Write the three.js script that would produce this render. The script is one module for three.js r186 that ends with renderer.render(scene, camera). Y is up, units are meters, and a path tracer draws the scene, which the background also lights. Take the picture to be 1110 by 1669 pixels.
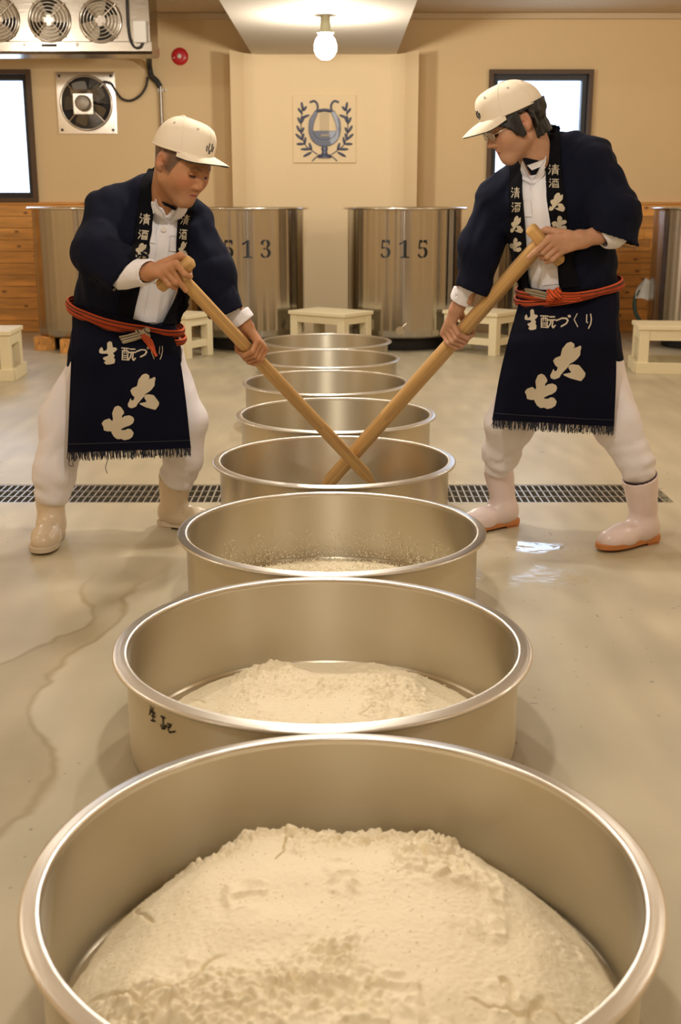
import * as THREE from 'three';
import { mergeGeometries } from 'three/addons/utils/BufferGeometryUtils.js';
import { RoundedBoxGeometry } from 'three/addons/geometries/RoundedBoxGeometry.js';

// ───────────────────────── camera, light, exposure ─────────────────────────
const scene = new THREE.Scene();
const TH = 0.2614, FPX = 1900, CH = 1.203, CX = 555, CY = 834.5;
const camera = new THREE.PerspectiveCamera(2 * Math.atan(CY / FPX) * 180 / Math.PI, 1110 / 1669, 0.05, 60);
camera.position.set(0, CH, 0);
camera.rotation.x = -TH;
camera.focus = 3.7; camera.userData.fStop = 5.5;
const renderer = new THREE.WebGLRenderer({ antialias: true });
renderer.toneMapping = THREE.LinearToneMapping;
renderer.toneMappingExposure = 0.062;
renderer.shadowMap.enabled = true;
scene.background = new THREE.Color().setRGB(34, 44, 60);        // overcast daylight outside the two windows
const LAMP_POWER = 66, SIDE_POWER = 36, LAMP_COLOR = new THREE.Color(1, 0.925, 0.80);

// ───────────────────────── helpers ─────────────────────────
const V = (x, y, z) => new THREE.Vector3(x, y, z);
const ST = Math.sin(TH), CT = Math.cos(TH);
function ray(px, py) { const u = (px - CX) / FPX, v = (py - CY) / FPX; return V(u, -ST - v * CT, -CT + v * ST); }
function P(px, py, D) { const d = ray(px, py); return V(0, CH, 0).addScaledVector(d, D / -d.z); }   // a point at horizontal distance D
function PY(px, py, y) { const d = ray(px, py); return V(0, CH, 0).addScaledVector(d, (y - CH) / d.y); }   // a point at height y
const perPx = (p) => (CT * -p.z - (p.y - CH) * ST) / FPX;            // metres per pixel there
let seedNo = 7;
function rnd() { seedNo = (seedNo + 0x6d2b79f5) | 0; let t = Math.imul(seedNo ^ (seedNo >>> 15), 1 | seedNo); t = (t + Math.imul(t ^ (t >>> 7), 61 | t)) ^ t; return ((t ^ (t >>> 14)) >>> 0) / 4294967296; }
const clamp = (x, a, b) => Math.min(b, Math.max(a, x)), lerp = (a, b, t) => a + (b - a) * t;
const sstep = (a, b, x) => { const t = clamp((x - a) / (b - a), 0, 1); return t * t * (3 - 2 * t); };
function h3(x, y, z) { let h = Math.imul(x, 374761393) ^ Math.imul(y, 668265263) ^ Math.imul(z, 2147483647 ^ 0x5bd1e995); h = Math.imul(h ^ (h >>> 13), 1274126177); h ^= h >>> 16; return (h >>> 0) / 4294967296; }
function noise(x, y, z) {   // smooth value noise, -1..1
  const i = Math.floor(x), j = Math.floor(y), k = Math.floor(z); let u = x - i, v = y - j, w = z - k;
  u = u * u * (3 - 2 * u); v = v * v * (3 - 2 * v); w = w * w * (3 - 2 * w);
  const a = lerp(lerp(h3(i, j, k), h3(i + 1, j, k), u), lerp(h3(i, j + 1, k), h3(i + 1, j + 1, k), u), v);
  const b = lerp(lerp(h3(i, j, k + 1), h3(i + 1, j, k + 1), u), lerp(h3(i, j + 1, k + 1), h3(i + 1, j + 1, k + 1), u), v);
  return lerp(a, b, w) * 2 - 1;
}
function fbm(x, y, z, n = 4) { let s = 0, a = 0.5; for (let i = 0; i < n; i++) { s += a * noise(x, y, z); x = x * 2.03 + 7.1; y = y * 2.03 + 3.7; z = z * 2.03 + 1.3; a *= 0.5; } return s; }

const used = {};
function numbered(name) { const n = used[name] = (used[name] ?? -1) + 1; return n ? `${name}_${String(n).padStart(3, '0')}` : name; }
function flags(o) { o.castShadow = o.receiveShadow = true; return o; }
function mesh(name, geo, mat, parent) { const m = flags(new THREE.Mesh(geo, mat)); m.name = parent ? name : numbered(name); (parent ?? scene).add(m); return m; }
function thing(name, label, category, pos = [0, 0, 0], turn = 0, group) {
  const o = new THREE.Group(); o.name = numbered(name); o.position.set(...pos); o.rotation.y = turn;
  o.userData = { label, category }; if (group) o.userData.group = group; scene.add(o); return o;
}
function struct(name, geo, mat, parent) { const m = mesh(name, geo, mat, parent); if (!parent) m.userData.kind = 'structure'; return m; }
function copyOf(o, label) { const c = o.clone(); c.name = numbered(o.name.replace(/_\d\d\d$/, '')); c.userData = { ...o.userData, label }; scene.add(c); return c; }
const box = (w, h, d, x = 0, y = 0, z = 0, r = 0) => { const g = r ? new RoundedBoxGeometry(w, h, d, 2, r) : new THREE.BoxGeometry(w, h, d); g.translate(x, y, z); return g; };
const plain = (g) => { const n = g.index ? g.toNonIndexed() : g; for (const k of Object.keys(n.attributes)) if (!['position', 'normal', 'uv'].includes(k)) n.deleteAttribute(k); return n; };
const join = (gs) => mergeGeometries(gs.map(plain));
const tube = (pts, r, seg = 24, rs = 8, closed = false) => new THREE.TubeGeometry(new THREE.CatmullRomCurve3(pts, closed), seg, r, rs, closed);
function rod(a, b, r0, r1 = r0, seg = 12) { const d = b.clone().sub(a), g = new THREE.CylinderGeometry(r1, r0, d.length(), seg); g.translate(0, d.length() / 2, 0); g.applyQuaternion(new THREE.Quaternion().setFromUnitVectors(V(0, 1, 0), d.normalize())); g.translate(a.x, a.y, a.z); return g; }
const lathe = (pts, seg = 96) => new THREE.LatheGeometry(pts.map(([r, y]) => new THREE.Vector2(r, y)), seg);

// textures
function data(w, h, f, srgb = true, repeat) {
  const d = new Uint8Array(w * h * 4);
  for (let y = 0; y < h; y++) for (let x = 0; x < w; x++) { const c = f(x / w, y / h, x, y), o = (y * w + x) * 4; d[o] = c[0]; d[o + 1] = c[1] ?? c[0]; d[o + 2] = c[2] ?? c[0]; d[o + 3] = 255; }
  const t = new THREE.DataTexture(d, w, h); t.wrapS = t.wrapT = THREE.RepeatWrapping; t.magFilter = THREE.LinearFilter; t.minFilter = THREE.LinearFilter;
  if (srgb) t.colorSpace = THREE.SRGBColorSpace; if (repeat) t.repeat.set(...repeat); t.needsUpdate = true; return t;
}
function canvasTex(w, h, draw, srgb = true) {
  const c = document.createElement('canvas'); c.width = w; c.height = h; draw(c.getContext('2d'), w, h);
  const t = new THREE.CanvasTexture(c); if (srgb) t.colorSpace = THREE.SRGBColorSpace; t.magFilter = THREE.LinearFilter; return t;
}
// periodic noise for tiles: n cells across
function pnoise(u, v, n, s) { const x = u * n, y = v * n, i = Math.floor(x), j = Math.floor(y); let a = x - i, b = y - j; a = a * a * (3 - 2 * a); b = b * b * (3 - 2 * b); const q = (p, r) => h3((p % n + n) % n, (r % n + n) % n, s); return lerp(lerp(q(i, j), q(i + 1, j), a), lerp(q(i, j + 1), q(i + 1, j + 1), a), b) * 2 - 1; }
function pfbm(u, v, n, s, o = 4) { let r = 0, a = 0.5; for (let i = 0; i < o; i++) { r += a * pnoise(u, v, n << i, s + i); a *= 0.5; } return r; }
const std = (o) => new THREE.MeshStandardMaterial(o), phys = (o) => new THREE.MeshPhysicalMaterial(o);
const rgb = (r, g, b) => new THREE.Color().setRGB(r, g, b);

// ───────────────────────── materials ─────────────────────────
const grainTex = data(256, 256, (u, v) => [128 + 110 * pfbm(u, v, 32, 5, 3)], false);
const M = {};
M.wall = std({ color: rgb(0.80, 0.605, 0.355), roughness: 0.92, bumpMap: grainTex, bumpScale: 0.0012 });
M.panel = std({ color: rgb(0.86, 0.69, 0.45), roughness: 0.92, bumpMap: grainTex, bumpScale: 0.0012 });
M.ceiling = std({ color: rgb(0.68, 0.54, 0.37), roughness: 0.92 });
M.soffit = std({ color: rgb(0.60, 0.54, 0.46), roughness: 0.8 });
const brushTex = data(512, 512, (u, v) => [128 + 60 * pfbm(u, v, 4, 21, 4) + 50 * pnoise(u * 0.25, v, 256, 3)], false);
const bandTex = data(1024, 8, (u) => [128 + 90 * pfbm(u, 0.5, 24, 11, 3)], false);
M.steel = phys({ color: rgb(0.62, 0.575, 0.475), metalness: 1, roughness: 0.47, anisotropy: 0.85, anisotropyRotation: Math.PI / 2, roughnessMap: data(512, 512, (u, v) => { const q = 205 + 60 * pfbm(u, v, 3, 31, 5); return [q, q, q]; }, false)});
M.rim = phys({ color: rgb(0.74, 0.71, 0.66), metalness: 1, roughness: 0.33, bumpMap: grainTex, bumpScale: 0.0005 });
M.tank = phys({ color: rgb(0.47, 0.445, 0.405), metalness: 1, roughness: 0.26, anisotropy: 0.85, anisotropyRotation: Math.PI / 2, bumpMap: bandTex, bumpScale: 0.045 });
M.shiny = phys({ color: rgb(0.8, 0.77, 0.72), metalness: 1, roughness: 0.18 });
M.sheet = phys({ color: rgb(0.50, 0.455, 0.395), metalness: 1, roughness: 0.26, bumpMap: grainTex, bumpScale: 0.0003 });
M.dark = std({ color: rgb(0.012, 0.011, 0.010), roughness: 0.7 });
M.cable = std({ color: rgb(0.02, 0.02, 0.02), roughness: 0.55 });
M.cream = std({ color: rgb(0.79, 0.70, 0.48), roughness: 0.55 });
M.brownFrame = std({ color: rgb(0.085, 0.045, 0.022), roughness: 0.5 });
M.blackFrame = std({ color: rgb(0.016, 0.017, 0.022), roughness: 0.45 });
M.glass = phys({ color: 0xffffff, transmission: 1, thickness: 0, roughness: 0.0, ior: 1.45 });
M.red = std({ color: rgb(0.55, 0.012, 0.018), roughness: 0.4 });
M.white = std({ color: rgb(0.8, 0.78, 0.74), roughness: 0.5 });
const plankTex = (s, tone) => data(512, 64, (u, v) => {
  const g = pfbm(u, v * 0.6 + 0.12 * pnoise(u, v, 3, s), 4, s, 3), f = pnoise(u * 0.25, v, 64, s + 9);
  let k = 0.9 + 0.2 * g + 0.08 * f; let kn = 0;
  for (let i = 0; i < 3; i++) { const kx = h3(i, s, 1), ky = 0.2 + 0.6 * h3(i, s, 2), d = Math.hypot((u - kx) * 14, (v - ky) * 1.6); kn = Math.max(kn, Math.exp(-d * d * 40)); }
  k *= 1 - 0.55 * kn; return [Math.min(255, 238 * k * tone), 172 * k * tone * (1 - 0.1 * kn), 92 * k * tone];
});
M.planks = [1, 2, 3, 4, 5, 6].map((s) => std({ map: plankTex(s * 13, 0.92 + 0.03 * s), roughness: 0.55 }));
M.block = std({ map: plankTex(91, 0.95), roughness: 0.7 });
const poleTex = data(256, 512, (u, v) => { const g = pfbm(u, v * 0.12, 8, 44, 4), f = pnoise(u, v * 0.06, 64, 9); const k = 0.93 + 0.22 * g + 0.07 * f; return [206 * k, 164 * k, 104 * k]; });
M.pole = std({ map: poleTex, roughness: 0.6 });
M.poleTop = std({ color: rgb(0.55, 0.38, 0.2), roughness: 0.65 });
const weave = data(128, 128, (u, v, x, y) => [128 + (((x >> 1) + (y >> 1)) % 2 ? 50 : -50) + 40 * pfbm(u, v, 16, 3, 2)], false);
const cloth = (c, sheen = 0) => phys({ color: c, roughness: 0.92, specularIntensity: 0.3, sheen, sheenColor: rgb(0.25, 0.3, 0.5), sheenRoughness: 0.6, bumpMap: (() => { const t = weave.clone(); t.repeat.set(26, 26); t.needsUpdate = true; return t; })(), bumpScale: 0.0006 });
M.navy = cloth(rgb(0.0042, 0.0058, 0.017), 0.03);
M.navyDark = cloth(rgb(0.0075, 0.0085, 0.016), 0.06);
M.shirt = phys({ color: rgb(0.85, 0.84, 0.90), roughness: 0.9 });
M.trousers = phys({ color: rgb(0.83, 0.80, 0.85), roughness: 0.92 });
M.boot = phys({ color: rgb(0.74, 0.66, 0.58), roughness: 0.34, clearcoat: 0.3, clearcoatRoughness: 0.3, vertexColors: true });
M.bootWhite = phys({ color: rgb(0.82, 0.73, 0.75), roughness: 0.34, clearcoat: 0.3, clearcoatRoughness: 0.3, vertexColors: true });
M.soleCream = std({ color: rgb(0.62, 0.52, 0.40), roughness: 0.6 });
M.soleOrange = std({ color: rgb(0.52, 0.20, 0.06), roughness: 0.6 });
M.skin = phys({ color: 0xffffff, vertexColors: true, roughness: 0.5, specularIntensity: 0.5 });
M.hair = std({ color: rgb(0.006, 0.0045, 0.004), roughness: 0.6 });
M.cap = std({ color: rgb(0.80, 0.70, 0.56), roughness: 0.9, bumpMap: M.navy.bumpMap, bumpScale: 0.0003 });
M.capUnder = std({ color: rgb(0.012, 0.02, 0.022), roughness: 0.9 });
M.ink = std({ color: rgb(0.02, 0.022, 0.03), roughness: 0.8 });
M.wire = phys({ color: rgb(0.7, 0.66, 0.6), metalness: 1, roughness: 0.25 });
M.blueRelief = phys({ color: rgb(0.045, 0.055, 0.115), roughness: 0.4, clearcoat: 0.3 });
M.rice = phys({ color: rgb(0.90, 0.80, 0.60), roughness: 0.75, bumpMap: (() => { const t = grainTex.clone(); t.repeat.set(4, 4); t.needsUpdate = true; return t; })(), bumpScale: 0.0012 });
M.grain = phys({ color: rgb(0.92, 0.83, 0.64), roughness: 0.6 });
M.thread = std({ color: rgb(0.02, 0.022, 0.035), roughness: 0.95 });
M.threadPale = std({ color: rgb(0.30, 0.24, 0.18), roughness: 0.95 });

// ───────────────────────── lamps ─────────────────────────
function lamp(x, y, z, power, label) {
  const t = thing('pendant_lamp', label, 'lamp', [x, y, z]);
  mesh('socket', join([new THREE.CylinderGeometry(0.032, 0.036, 0.10, 24).translate(0, -0.05, 0), new THREE.CylinderGeometry(0.05, 0.06, 0.015, 24).translate(0, -0.107, 0)]), M.socket ??= std({ color: rgb(0.5, 0.47, 0.3), roughness: 0.6 }), t);
  const bulb = mesh('bulb', lathe([[0.001, -0.29], [0.030, -0.286], [0.060, -0.266], [0.078, -0.232], [0.080, -0.195], [0.068, -0.155], [0.045, -0.125], [0.035, -0.113]], 32), M.bulb ??= std({ color: 0xffffff, emissive: LAMP_COLOR, emissiveIntensity: 260, roughness: 0.4 }), t);
  const l = new THREE.PointLight(LAMP_COLOR, power, 0, 2); l.position.set(0, -0.20, 0); l.castShadow = true; l.shadow.radius = 3; l.shadow.bias = -0.0005; t.add(l);
  return t;
}

// ───────────────────────── the room ─────────────────────────
const WZ = -11.1, CEIL = 2.80, HW = 4.6, FRONT = 3.2;
// concrete floor with water marks, a slot for the drain
const floorTex = data(2048, 2048, (u, v) => {
  const X = u * 10 - 5, Z = v * 10 - 9.2;   // metres: the texture covers 10 m and repeats beyond
  let k = 1 + 0.10 * pfbm(u, v, 6, 51, 5) + 0.05 * pfbm(u * 0.5, v, 40, 57, 3);
  k += 0.05 * pnoise(u, v * 0.25, 160, 5);
  const wx = X + 0.16 * fbm(X * 2.2, Z * 2.2, 1.5, 5), wz = Z + 0.20 * fbm(X * 2.2 + 9, Z * 2.2, 4.5, 5);
  let stain = 0;   // dried spill winding along the left of the tubs
  const spine = -0.72 - 0.13 * Math.sin(wz * 1.9 + 0.4) + 0.05 * Math.sin(wz * 5.1) - 0.10 * sstep(-2.3, -1.3, wz);
  const dd = Math.abs(wx - spine), wdt = 0.10 + 0.045 * Math.sin(wz * 4.3);
  if (Z > -4.0) { const m = sstep(wdt + 0.012, wdt - 0.006, dd) * sstep(-3.9, -3.4, wz); stain = m * (0.11 + 0.05 * fbm(X * 9, Z * 9, 2, 3)) + 0.10 * sstep(0.018, 0.0, Math.abs(dd - wdt)) * sstep(-3.9, -3.4, wz); }
  const dr = Math.abs(wz + 3.55 + 0.35 * Math.sin(wx * 1.4)); if (X > 0.4) stain += 0.10 * sstep(0.10, 0.0, dr);
  const dl = Math.abs(wz + 3.75 - 0.25 * Math.sin(wx * 2.2)); if (X < -0.4) stain += 0.09 * sstep(0.13, 0.0, dl);
  const sp = noise(X * 60, Z * 60, 8) > 0.93 && noise(X * 3, Z * 3, 5) > 0.1 ? 0.25 : 0;
  k *= 1 - stain - sp; const warm = 1 + 0.03 * stain * 8;
  return [clamp(190 * k * (1 + 0.02 * stain * 10), 0, 255), clamp(180 * k, 0, 255), clamp(156 * k * (1 - 0.5 * stain), 0, 255)];
});
floorTex.repeat.set(0.1, 0.1); floorTex.offset.set(0.5, 0.92);
const floorRough = data(1024, 1024, (u, v) => {
  const X = u * 10 - 5, Z = v * 10 - 9.2, wx = X + 0.10 * fbm(X * 5, Z * 5, 1, 4), wz = Z + 0.12 * fbm(X * 5 + 4, Z * 5, 7, 4);
  let r = 0.39 + 0.12 * pfbm(u, v, 8, 71, 4);
  const p1 = Math.hypot((wx - 0.64) / 0.12, (wz + 4.02) / 0.07), p2 = Math.hypot((wx - 0.66) / 0.2, (wz + 3.72) / 0.09), n = fbm(X * 24, Z * 8, 3, 3);
  r = lerp(0.05, r, sstep(0.75, 1.15, p1 + 0.5 * n)); r = lerp(0.16, r, sstep(0.6, 1.2, p2 + 0.9 * n));
  return [255, clamp(r * 255, 0, 255), 0];
}, false);
floorRough.repeat.set(0.1, 0.1); floorRough.offset.set(0.5, 0.92);
M.floor = phys({ map: floorTex, roughness: 1, roughnessMap: floorRough, specularIntensity: 0.9, bumpMap: (() => { const t = grainTex.clone(); t.repeat.set(1.1, 1.1); t.needsUpdate = true; return t; })(), bumpScale: 0.0008 });
const GX0 = -2.6, GX1 = 1.375, GZ0 = -4.965, GZ1 = -4.645;
{
  const s = new THREE.Shape([[-HW, FRONT], [HW, FRONT], [HW, WZ - 0.2], [-HW, WZ - 0.2]].map(([x, z]) => new THREE.Vector2(x, -z)));
  s.holes.push(new THREE.Path([[GX0, GZ0], [GX1, GZ0], [GX1, GZ1], [GX0, GZ1]].map(([x, z]) => new THREE.Vector2(x, -z))));
  const g = new THREE.ExtrudeGeometry(s, { depth: 0.16, bevelEnabled: false });
  const uv = g.attributes.uv, p = g.attributes.position;
  for (let i = 0; i < p.count; i++) uv.setXY(i, p.getX(i), -p.getY(i));
  g.rotateX(-Math.PI / 2); g.translate(0, -0.16, 0);
  const f = struct('floor', g, M.floor);
  const w = GX1 - GX0, d = GZ1 - GZ0, cx = (GX0 + GX1) / 2, cz = (GZ0 + GZ1) / 2;
  struct('drain_channel', box(w, 0.02, d, cx, -0.15, cz), M.channel = std({ color: rgb(0.05, 0.05, 0.04), roughness: 0.4 }), f);
}
// back wall with two window openings, side walls, ceiling
const WIN = { y0: 1.215, y1: 2.30 };
const winX = (px) => P(px, 200, 11.1).x;
const WL = [winX(-100), winX(50)], WR = [winX(800), winX(957)];
{
  const s = new THREE.Shape([[-HW, 0], [HW, 0], [HW, CEIL + 0.1], [-HW, CEIL + 0.1]].map(([x, y]) => new THREE.Vector2(x, y)));
  for (const [a, b] of [WL, WR]) s.holes.push(new THREE.Path([[a, WIN.y0], [b, WIN.y0], [b, WIN.y1], [a, WIN.y1]].map(([x, y]) => new THREE.Vector2(x, y))));
  const g = new THREE.ExtrudeGeometry(s, { depth: 0.2, bevelEnabled: false }); g.translate(0, 0, WZ - 0.2);
  const back = struct('wall_back', g, M.wall);
  // wainscot: eleven boards high, each its own piece
  const rows = 11, bh = 1.165 / rows;
  [[-HW, -1.72], [1.55, HW]].forEach(([x0, x1], side) => {
    for (let r = 0; r < rows; r++) {
      const cut = x0 + (x1 - x0) * (0.32 + 0.4 * h3(r, side, 5));
      for (const [a, b] of [[x0, cut], [cut, x1]]) {
        const g2 = box(b - a - 0.002, bh - 0.005, 0.016, (a + b) / 2, bh * (r + 0.5), WZ + 0.008, 0.0025);
        const uv = g2.attributes.uv, p = g2.attributes.position, o = h3(r, side, 9) + a; for (let i = 0; i < p.count; i++) uv.setXY(i, p.getX(i) / 1.6 + o, (p.getY(i) - bh * r) / bh);
        mesh('plank', g2, M.planks[Math.floor(h3(r, side, a * 10 | 0) * 6)], back);
      }
    }
    const cap = struct('trim_' + (side + 1), box(x1 - x0, 0.022, 0.03, (x0 + x1) / 2, 1.175, WZ + 0.015, 0.004), M.planks[2]);
  });
}
struct('wall_left', box(0.2, CEIL + 0.1, FRONT - WZ, -HW - 0.1, (CEIL + 0.1) / 2, (FRONT + WZ) / 2), M.wall);
struct('wall_right', box(0.2, CEIL + 0.1, FRONT - WZ, HW + 0.1, (CEIL + 0.1) / 2, (FRONT + WZ) / 2), M.wall);
struct('wall_front', box(HW * 2 + 0.4, CEIL + 0.1, 0.2, 0, (CEIL + 0.1) / 2, FRONT + 0.1), M.wall);
struct('ceiling', box(HW * 2 + 0.4, 0.2, FRONT - WZ + 0.4, 0, CEIL + 0.1, (FRONT + WZ) / 2), M.ceiling);
struct('trim_3', box(HW * 2, 0.05, 0.05, 0, CEIL - 0.026, WZ + 0.026, 0.008), M.ceiling);
// low duct boxed in along the ceiling, carrying the lamps
const SOF = 2.437, SX0 = -0.775, SX1 = 0.49;
struct('ceiling_beam', box(SX1 - SX0, 0.36, 13.4, (SX0 + SX1) / 2, SOF + 0.18, WZ + 0.02 + 13.4 / 2), M.soffit);
// panel standing in front of the back wall, its two flanks folded forward
{
  const c = [P(374, 80, 10.60), P(411, 88, 10.90), P(647, 88, 10.90), P(683, 80, 10.60)];
  const s = new THREE.Shape(); const pts = [];
  for (let i = 0; i < 4; i++) pts.push([c[i].x, -c[i].z]);
  s.moveTo(pts[0][0], pts[0][1]); s.lineTo(lerp(pts[0][0], pts[1][0], 0.6), lerp(pts[0][1], pts[1][1], 0.7));
  s.quadraticCurveTo(pts[1][0], pts[1][1], pts[1][0] + 0.12, pts[1][1]); s.lineTo(pts[2][0] - 0.12, pts[2][1]);
  s.quadraticCurveTo(pts[2][0], pts[2][1], lerp(pts[3][0], pts[2][0], 0.6), lerp(pts[3][1], pts[2][1], 0.7)); s.lineTo(pts[3][0], pts[3][1]);
  s.lineTo(pts[3][0] + 0.01, -WZ); s.lineTo(pts[0][0] - 0.01, -WZ);
  const g = new THREE.ExtrudeGeometry(s, { depth: SOF, bevelEnabled: false, curveSegments: 10 }); g.rotateX(-Math.PI / 2);
  struct('wall_panel', g, M.panel);
}
[WL, WR].forEach(([a, b], i) => {
  const w = b - a, h = WIN.y1 - WIN.y0, cx = (a + b) / 2, cy = (WIN.y0 + WIN.y1) / 2;
  const t = new THREE.Group(); t.name = 'window_' + (i + 1); t.userData.kind = 'structure'; t.position.set(cx, cy, WZ); scene.add(t);
  const ring = (W, H, th, d, z) => join([box(W, th, d, 0, H / 2 - th / 2, z), box(W, th, d, 0, -H / 2 + th / 2, z), box(th, H - 2 * th, d, -W / 2 + th / 2, 0, z), box(th, H - 2 * th, d, W / 2 - th / 2, 0, z)]);
  mesh('casing', ring(w + 0.06, h + 0.06, 0.03 + 0.008, 0.05, 0.022), M.brownFrame, t);
  mesh('sash_frame', ring(w - 0.004, h - 0.004, 0.055, 0.09, -0.07), M.blackFrame, t);
  mesh('pane', box(w - 0.1, h - 0.1, 0.006, 0, 0, -0.09), M.glass, t);
  const l = new THREE.RectAreaLight(new THREE.Color(0.62, 0.78, 1), 26, w - 0.12, h - 0.12); l.position.set(0, 0, 0.06); l.lookAt(cx, cy, WZ + 5); t.add(l); l.rotation.set(0, Math.PI, 0);
});

// lamps along the duct (the first two are in view), plain ones elsewhere over the room
[8.67, 6.56, 4.45, 2.34, 0.23].forEach((D, i) => lamp(-0.105, SOF, -D, LAMP_POWER * [1, 1, 1.1, 0.9, 0.35][i], ['glowing bulb lamp under the ceiling duct, wholly in view with its socket', 'bulb lamp cut by the top edge of the picture, nearer of the two'][i] ?? `bulb lamp on the ceiling duct above the picture, ${['third', 'fourth', 'fifth'][i - 2]} from the emblem wall`));
for (const [k, x] of [[0, -2.9], [1, 2.9]]) [7.6, 4.2, 0.6].forEach((D, i) => lamp(x, CEIL, -D, SIDE_POWER, `ceiling bulb lamp near the ${k ? 'right' : 'left'} side wall, ${['farthest', 'middle', 'nearest'][i]} of that row`));

// floor grating: every bar its own piece
{
  const t = thing('floor_grate', 'galvanised steel drain grating set flush across the concrete floor', 'grate', [0, 0, 0]);
  M.galv = phys({ color: rgb(0.62, 0.60, 0.55), metalness: 1, roughness: 0.38 });
  const bar = box(0.0064, 0.03, GZ1 - GZ0 - 0.016, 0, -0.017, (GZ0 + GZ1) / 2);
  for (let x = -2.30; x < GX1 - 0.02; x += 0.0280) mesh('bar', bar, M.galv, t).position.x = x;
  for (const f of [0.04, 0.36, 0.66, 0.965]) mesh('cross_bar', box(GX1 + 2.32, 0.007, 0.0065, (GX1 - 2.32) / 2, -0.0045, lerp(GZ0, GZ1, f)), M.galv, t);
  for (const z of [GZ0 + 0.004, GZ1 - 0.004]) mesh('edge_angle', box(GX1 + 2.32, 0.034, 0.006, (GX1 - 2.32) / 2, -0.018, z), M.galv, t);
}

// ───────────────────────── steel tubs in a row ─────────────────────────
const RT = 0.468, RIN = 0.437, TUBH = 0.24;
const tubs = [[0.003, 1.540], [-0.040, 2.479], [-0.026, 3.418], [-0.024, 4.404], [-0.022, 5.391], [-0.081, 6.387], [-0.084, 7.388], [-0.104, 8.327]];
const tubLabel = ['nearest large open steel tub, filled high with white rice', 'steel tub with black handwriting under its rim, second in the row', 'steel tub with a thin rice layer and grains stuck on its wall', 'steel tub in which both wooden poles stand crossed', 'empty steel tub directly behind the one with the poles', 'empty steel tub third from the far end of the row', 'empty steel tub second from the far end of the row', 'farthest and smallest-looking steel tub, in front of the middle stool'];
const rimGeo = (ro) => lathe([[RIN, TUBH - 0.012], [RIN - 0.0005, TUBH - 0.003], [RIN + 0.003, TUBH + 0.0005], [RIN + 0.008, TUBH + 0.001], [ro - 0.006, TUBH - 0.002], [ro - 0.001, TUBH - 0.004], [ro, TUBH - 0.007], [ro - 0.001, TUBH - 0.011], [ro - 0.006, TUBH - 0.011], [RIN + 0.006, TUBH - 0.008]], 192);
const bodyGeo = lathe([[0.001, 0.006], [0.434, 0.006], [RIN, 0.008], [RIN, TUBH - 0.008], [RIN + 0.0035, TUBH - 0.008], [RIN + 0.0035, 0.03], [0.438, 0.012], [0.428, 0.002], [0.40, 0.0], [0.001, 0.0]], 192);
tubs.forEach(([x, d], i) => {
  const t = thing('steel_tub', tubLabel[i], 'tub', [x, 0, -d], 0, 'round steel tubs in a row');
  mesh('wall', bodyGeo, M.steel, t); mesh('rim', rimGeo(RT + (i === 1 ? 0.003 : i === 5 || i === 6 ? -0.008 : 0)), M.rim, t);
  if (i === 1) {   // handwriting in black marker
    const lines = canvasTex(512, 256, (c, W, H) => {
      c.clearRect(0, 0, W, H); c.strokeStyle = '#000'; c.lineCap = c.lineJoin = 'round'; c.lineWidth = 15;
      const s = (...p) => { c.beginPath(); c.moveTo(p[0] * 2.2 - 30, p[1] * 2.2 - 60); for (let k = 2; k < p.length; k += 2) c.lineTo(p[k] * 2.2 - 30, p[k + 1] * 2.2 - 60); c.stroke(); };
      s(64, 48, 66, 62, 52, 86); s(58, 66, 98, 68); s(83, 48, 80, 102); s(72, 84, 98, 80); s(64, 106, 96, 100);
      s(146, 62, 172, 62); s(160, 64, 158, 108); s(142, 98, 150, 112, 168, 108, 176, 90); s(190, 80, 212, 78, 206, 88); s(194, 90, 192, 102, 202, 112, 236, 98); s(186, 92, 206, 90);
    }, true);
    const r = RIN + 0.0048, a0 = Math.PI + 0.665, g = new THREE.CylinderGeometry(r, r, 0.062, 24, 1, true, 0, 0.26);
    const m = std({ map: lines, roughness: 0.8, alphaTest: 0.4 });
    const dc = mesh('handwriting', g, m, t); dc.position.y = 0.178; dc.rotation.y = -0.975;
  }
});
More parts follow.
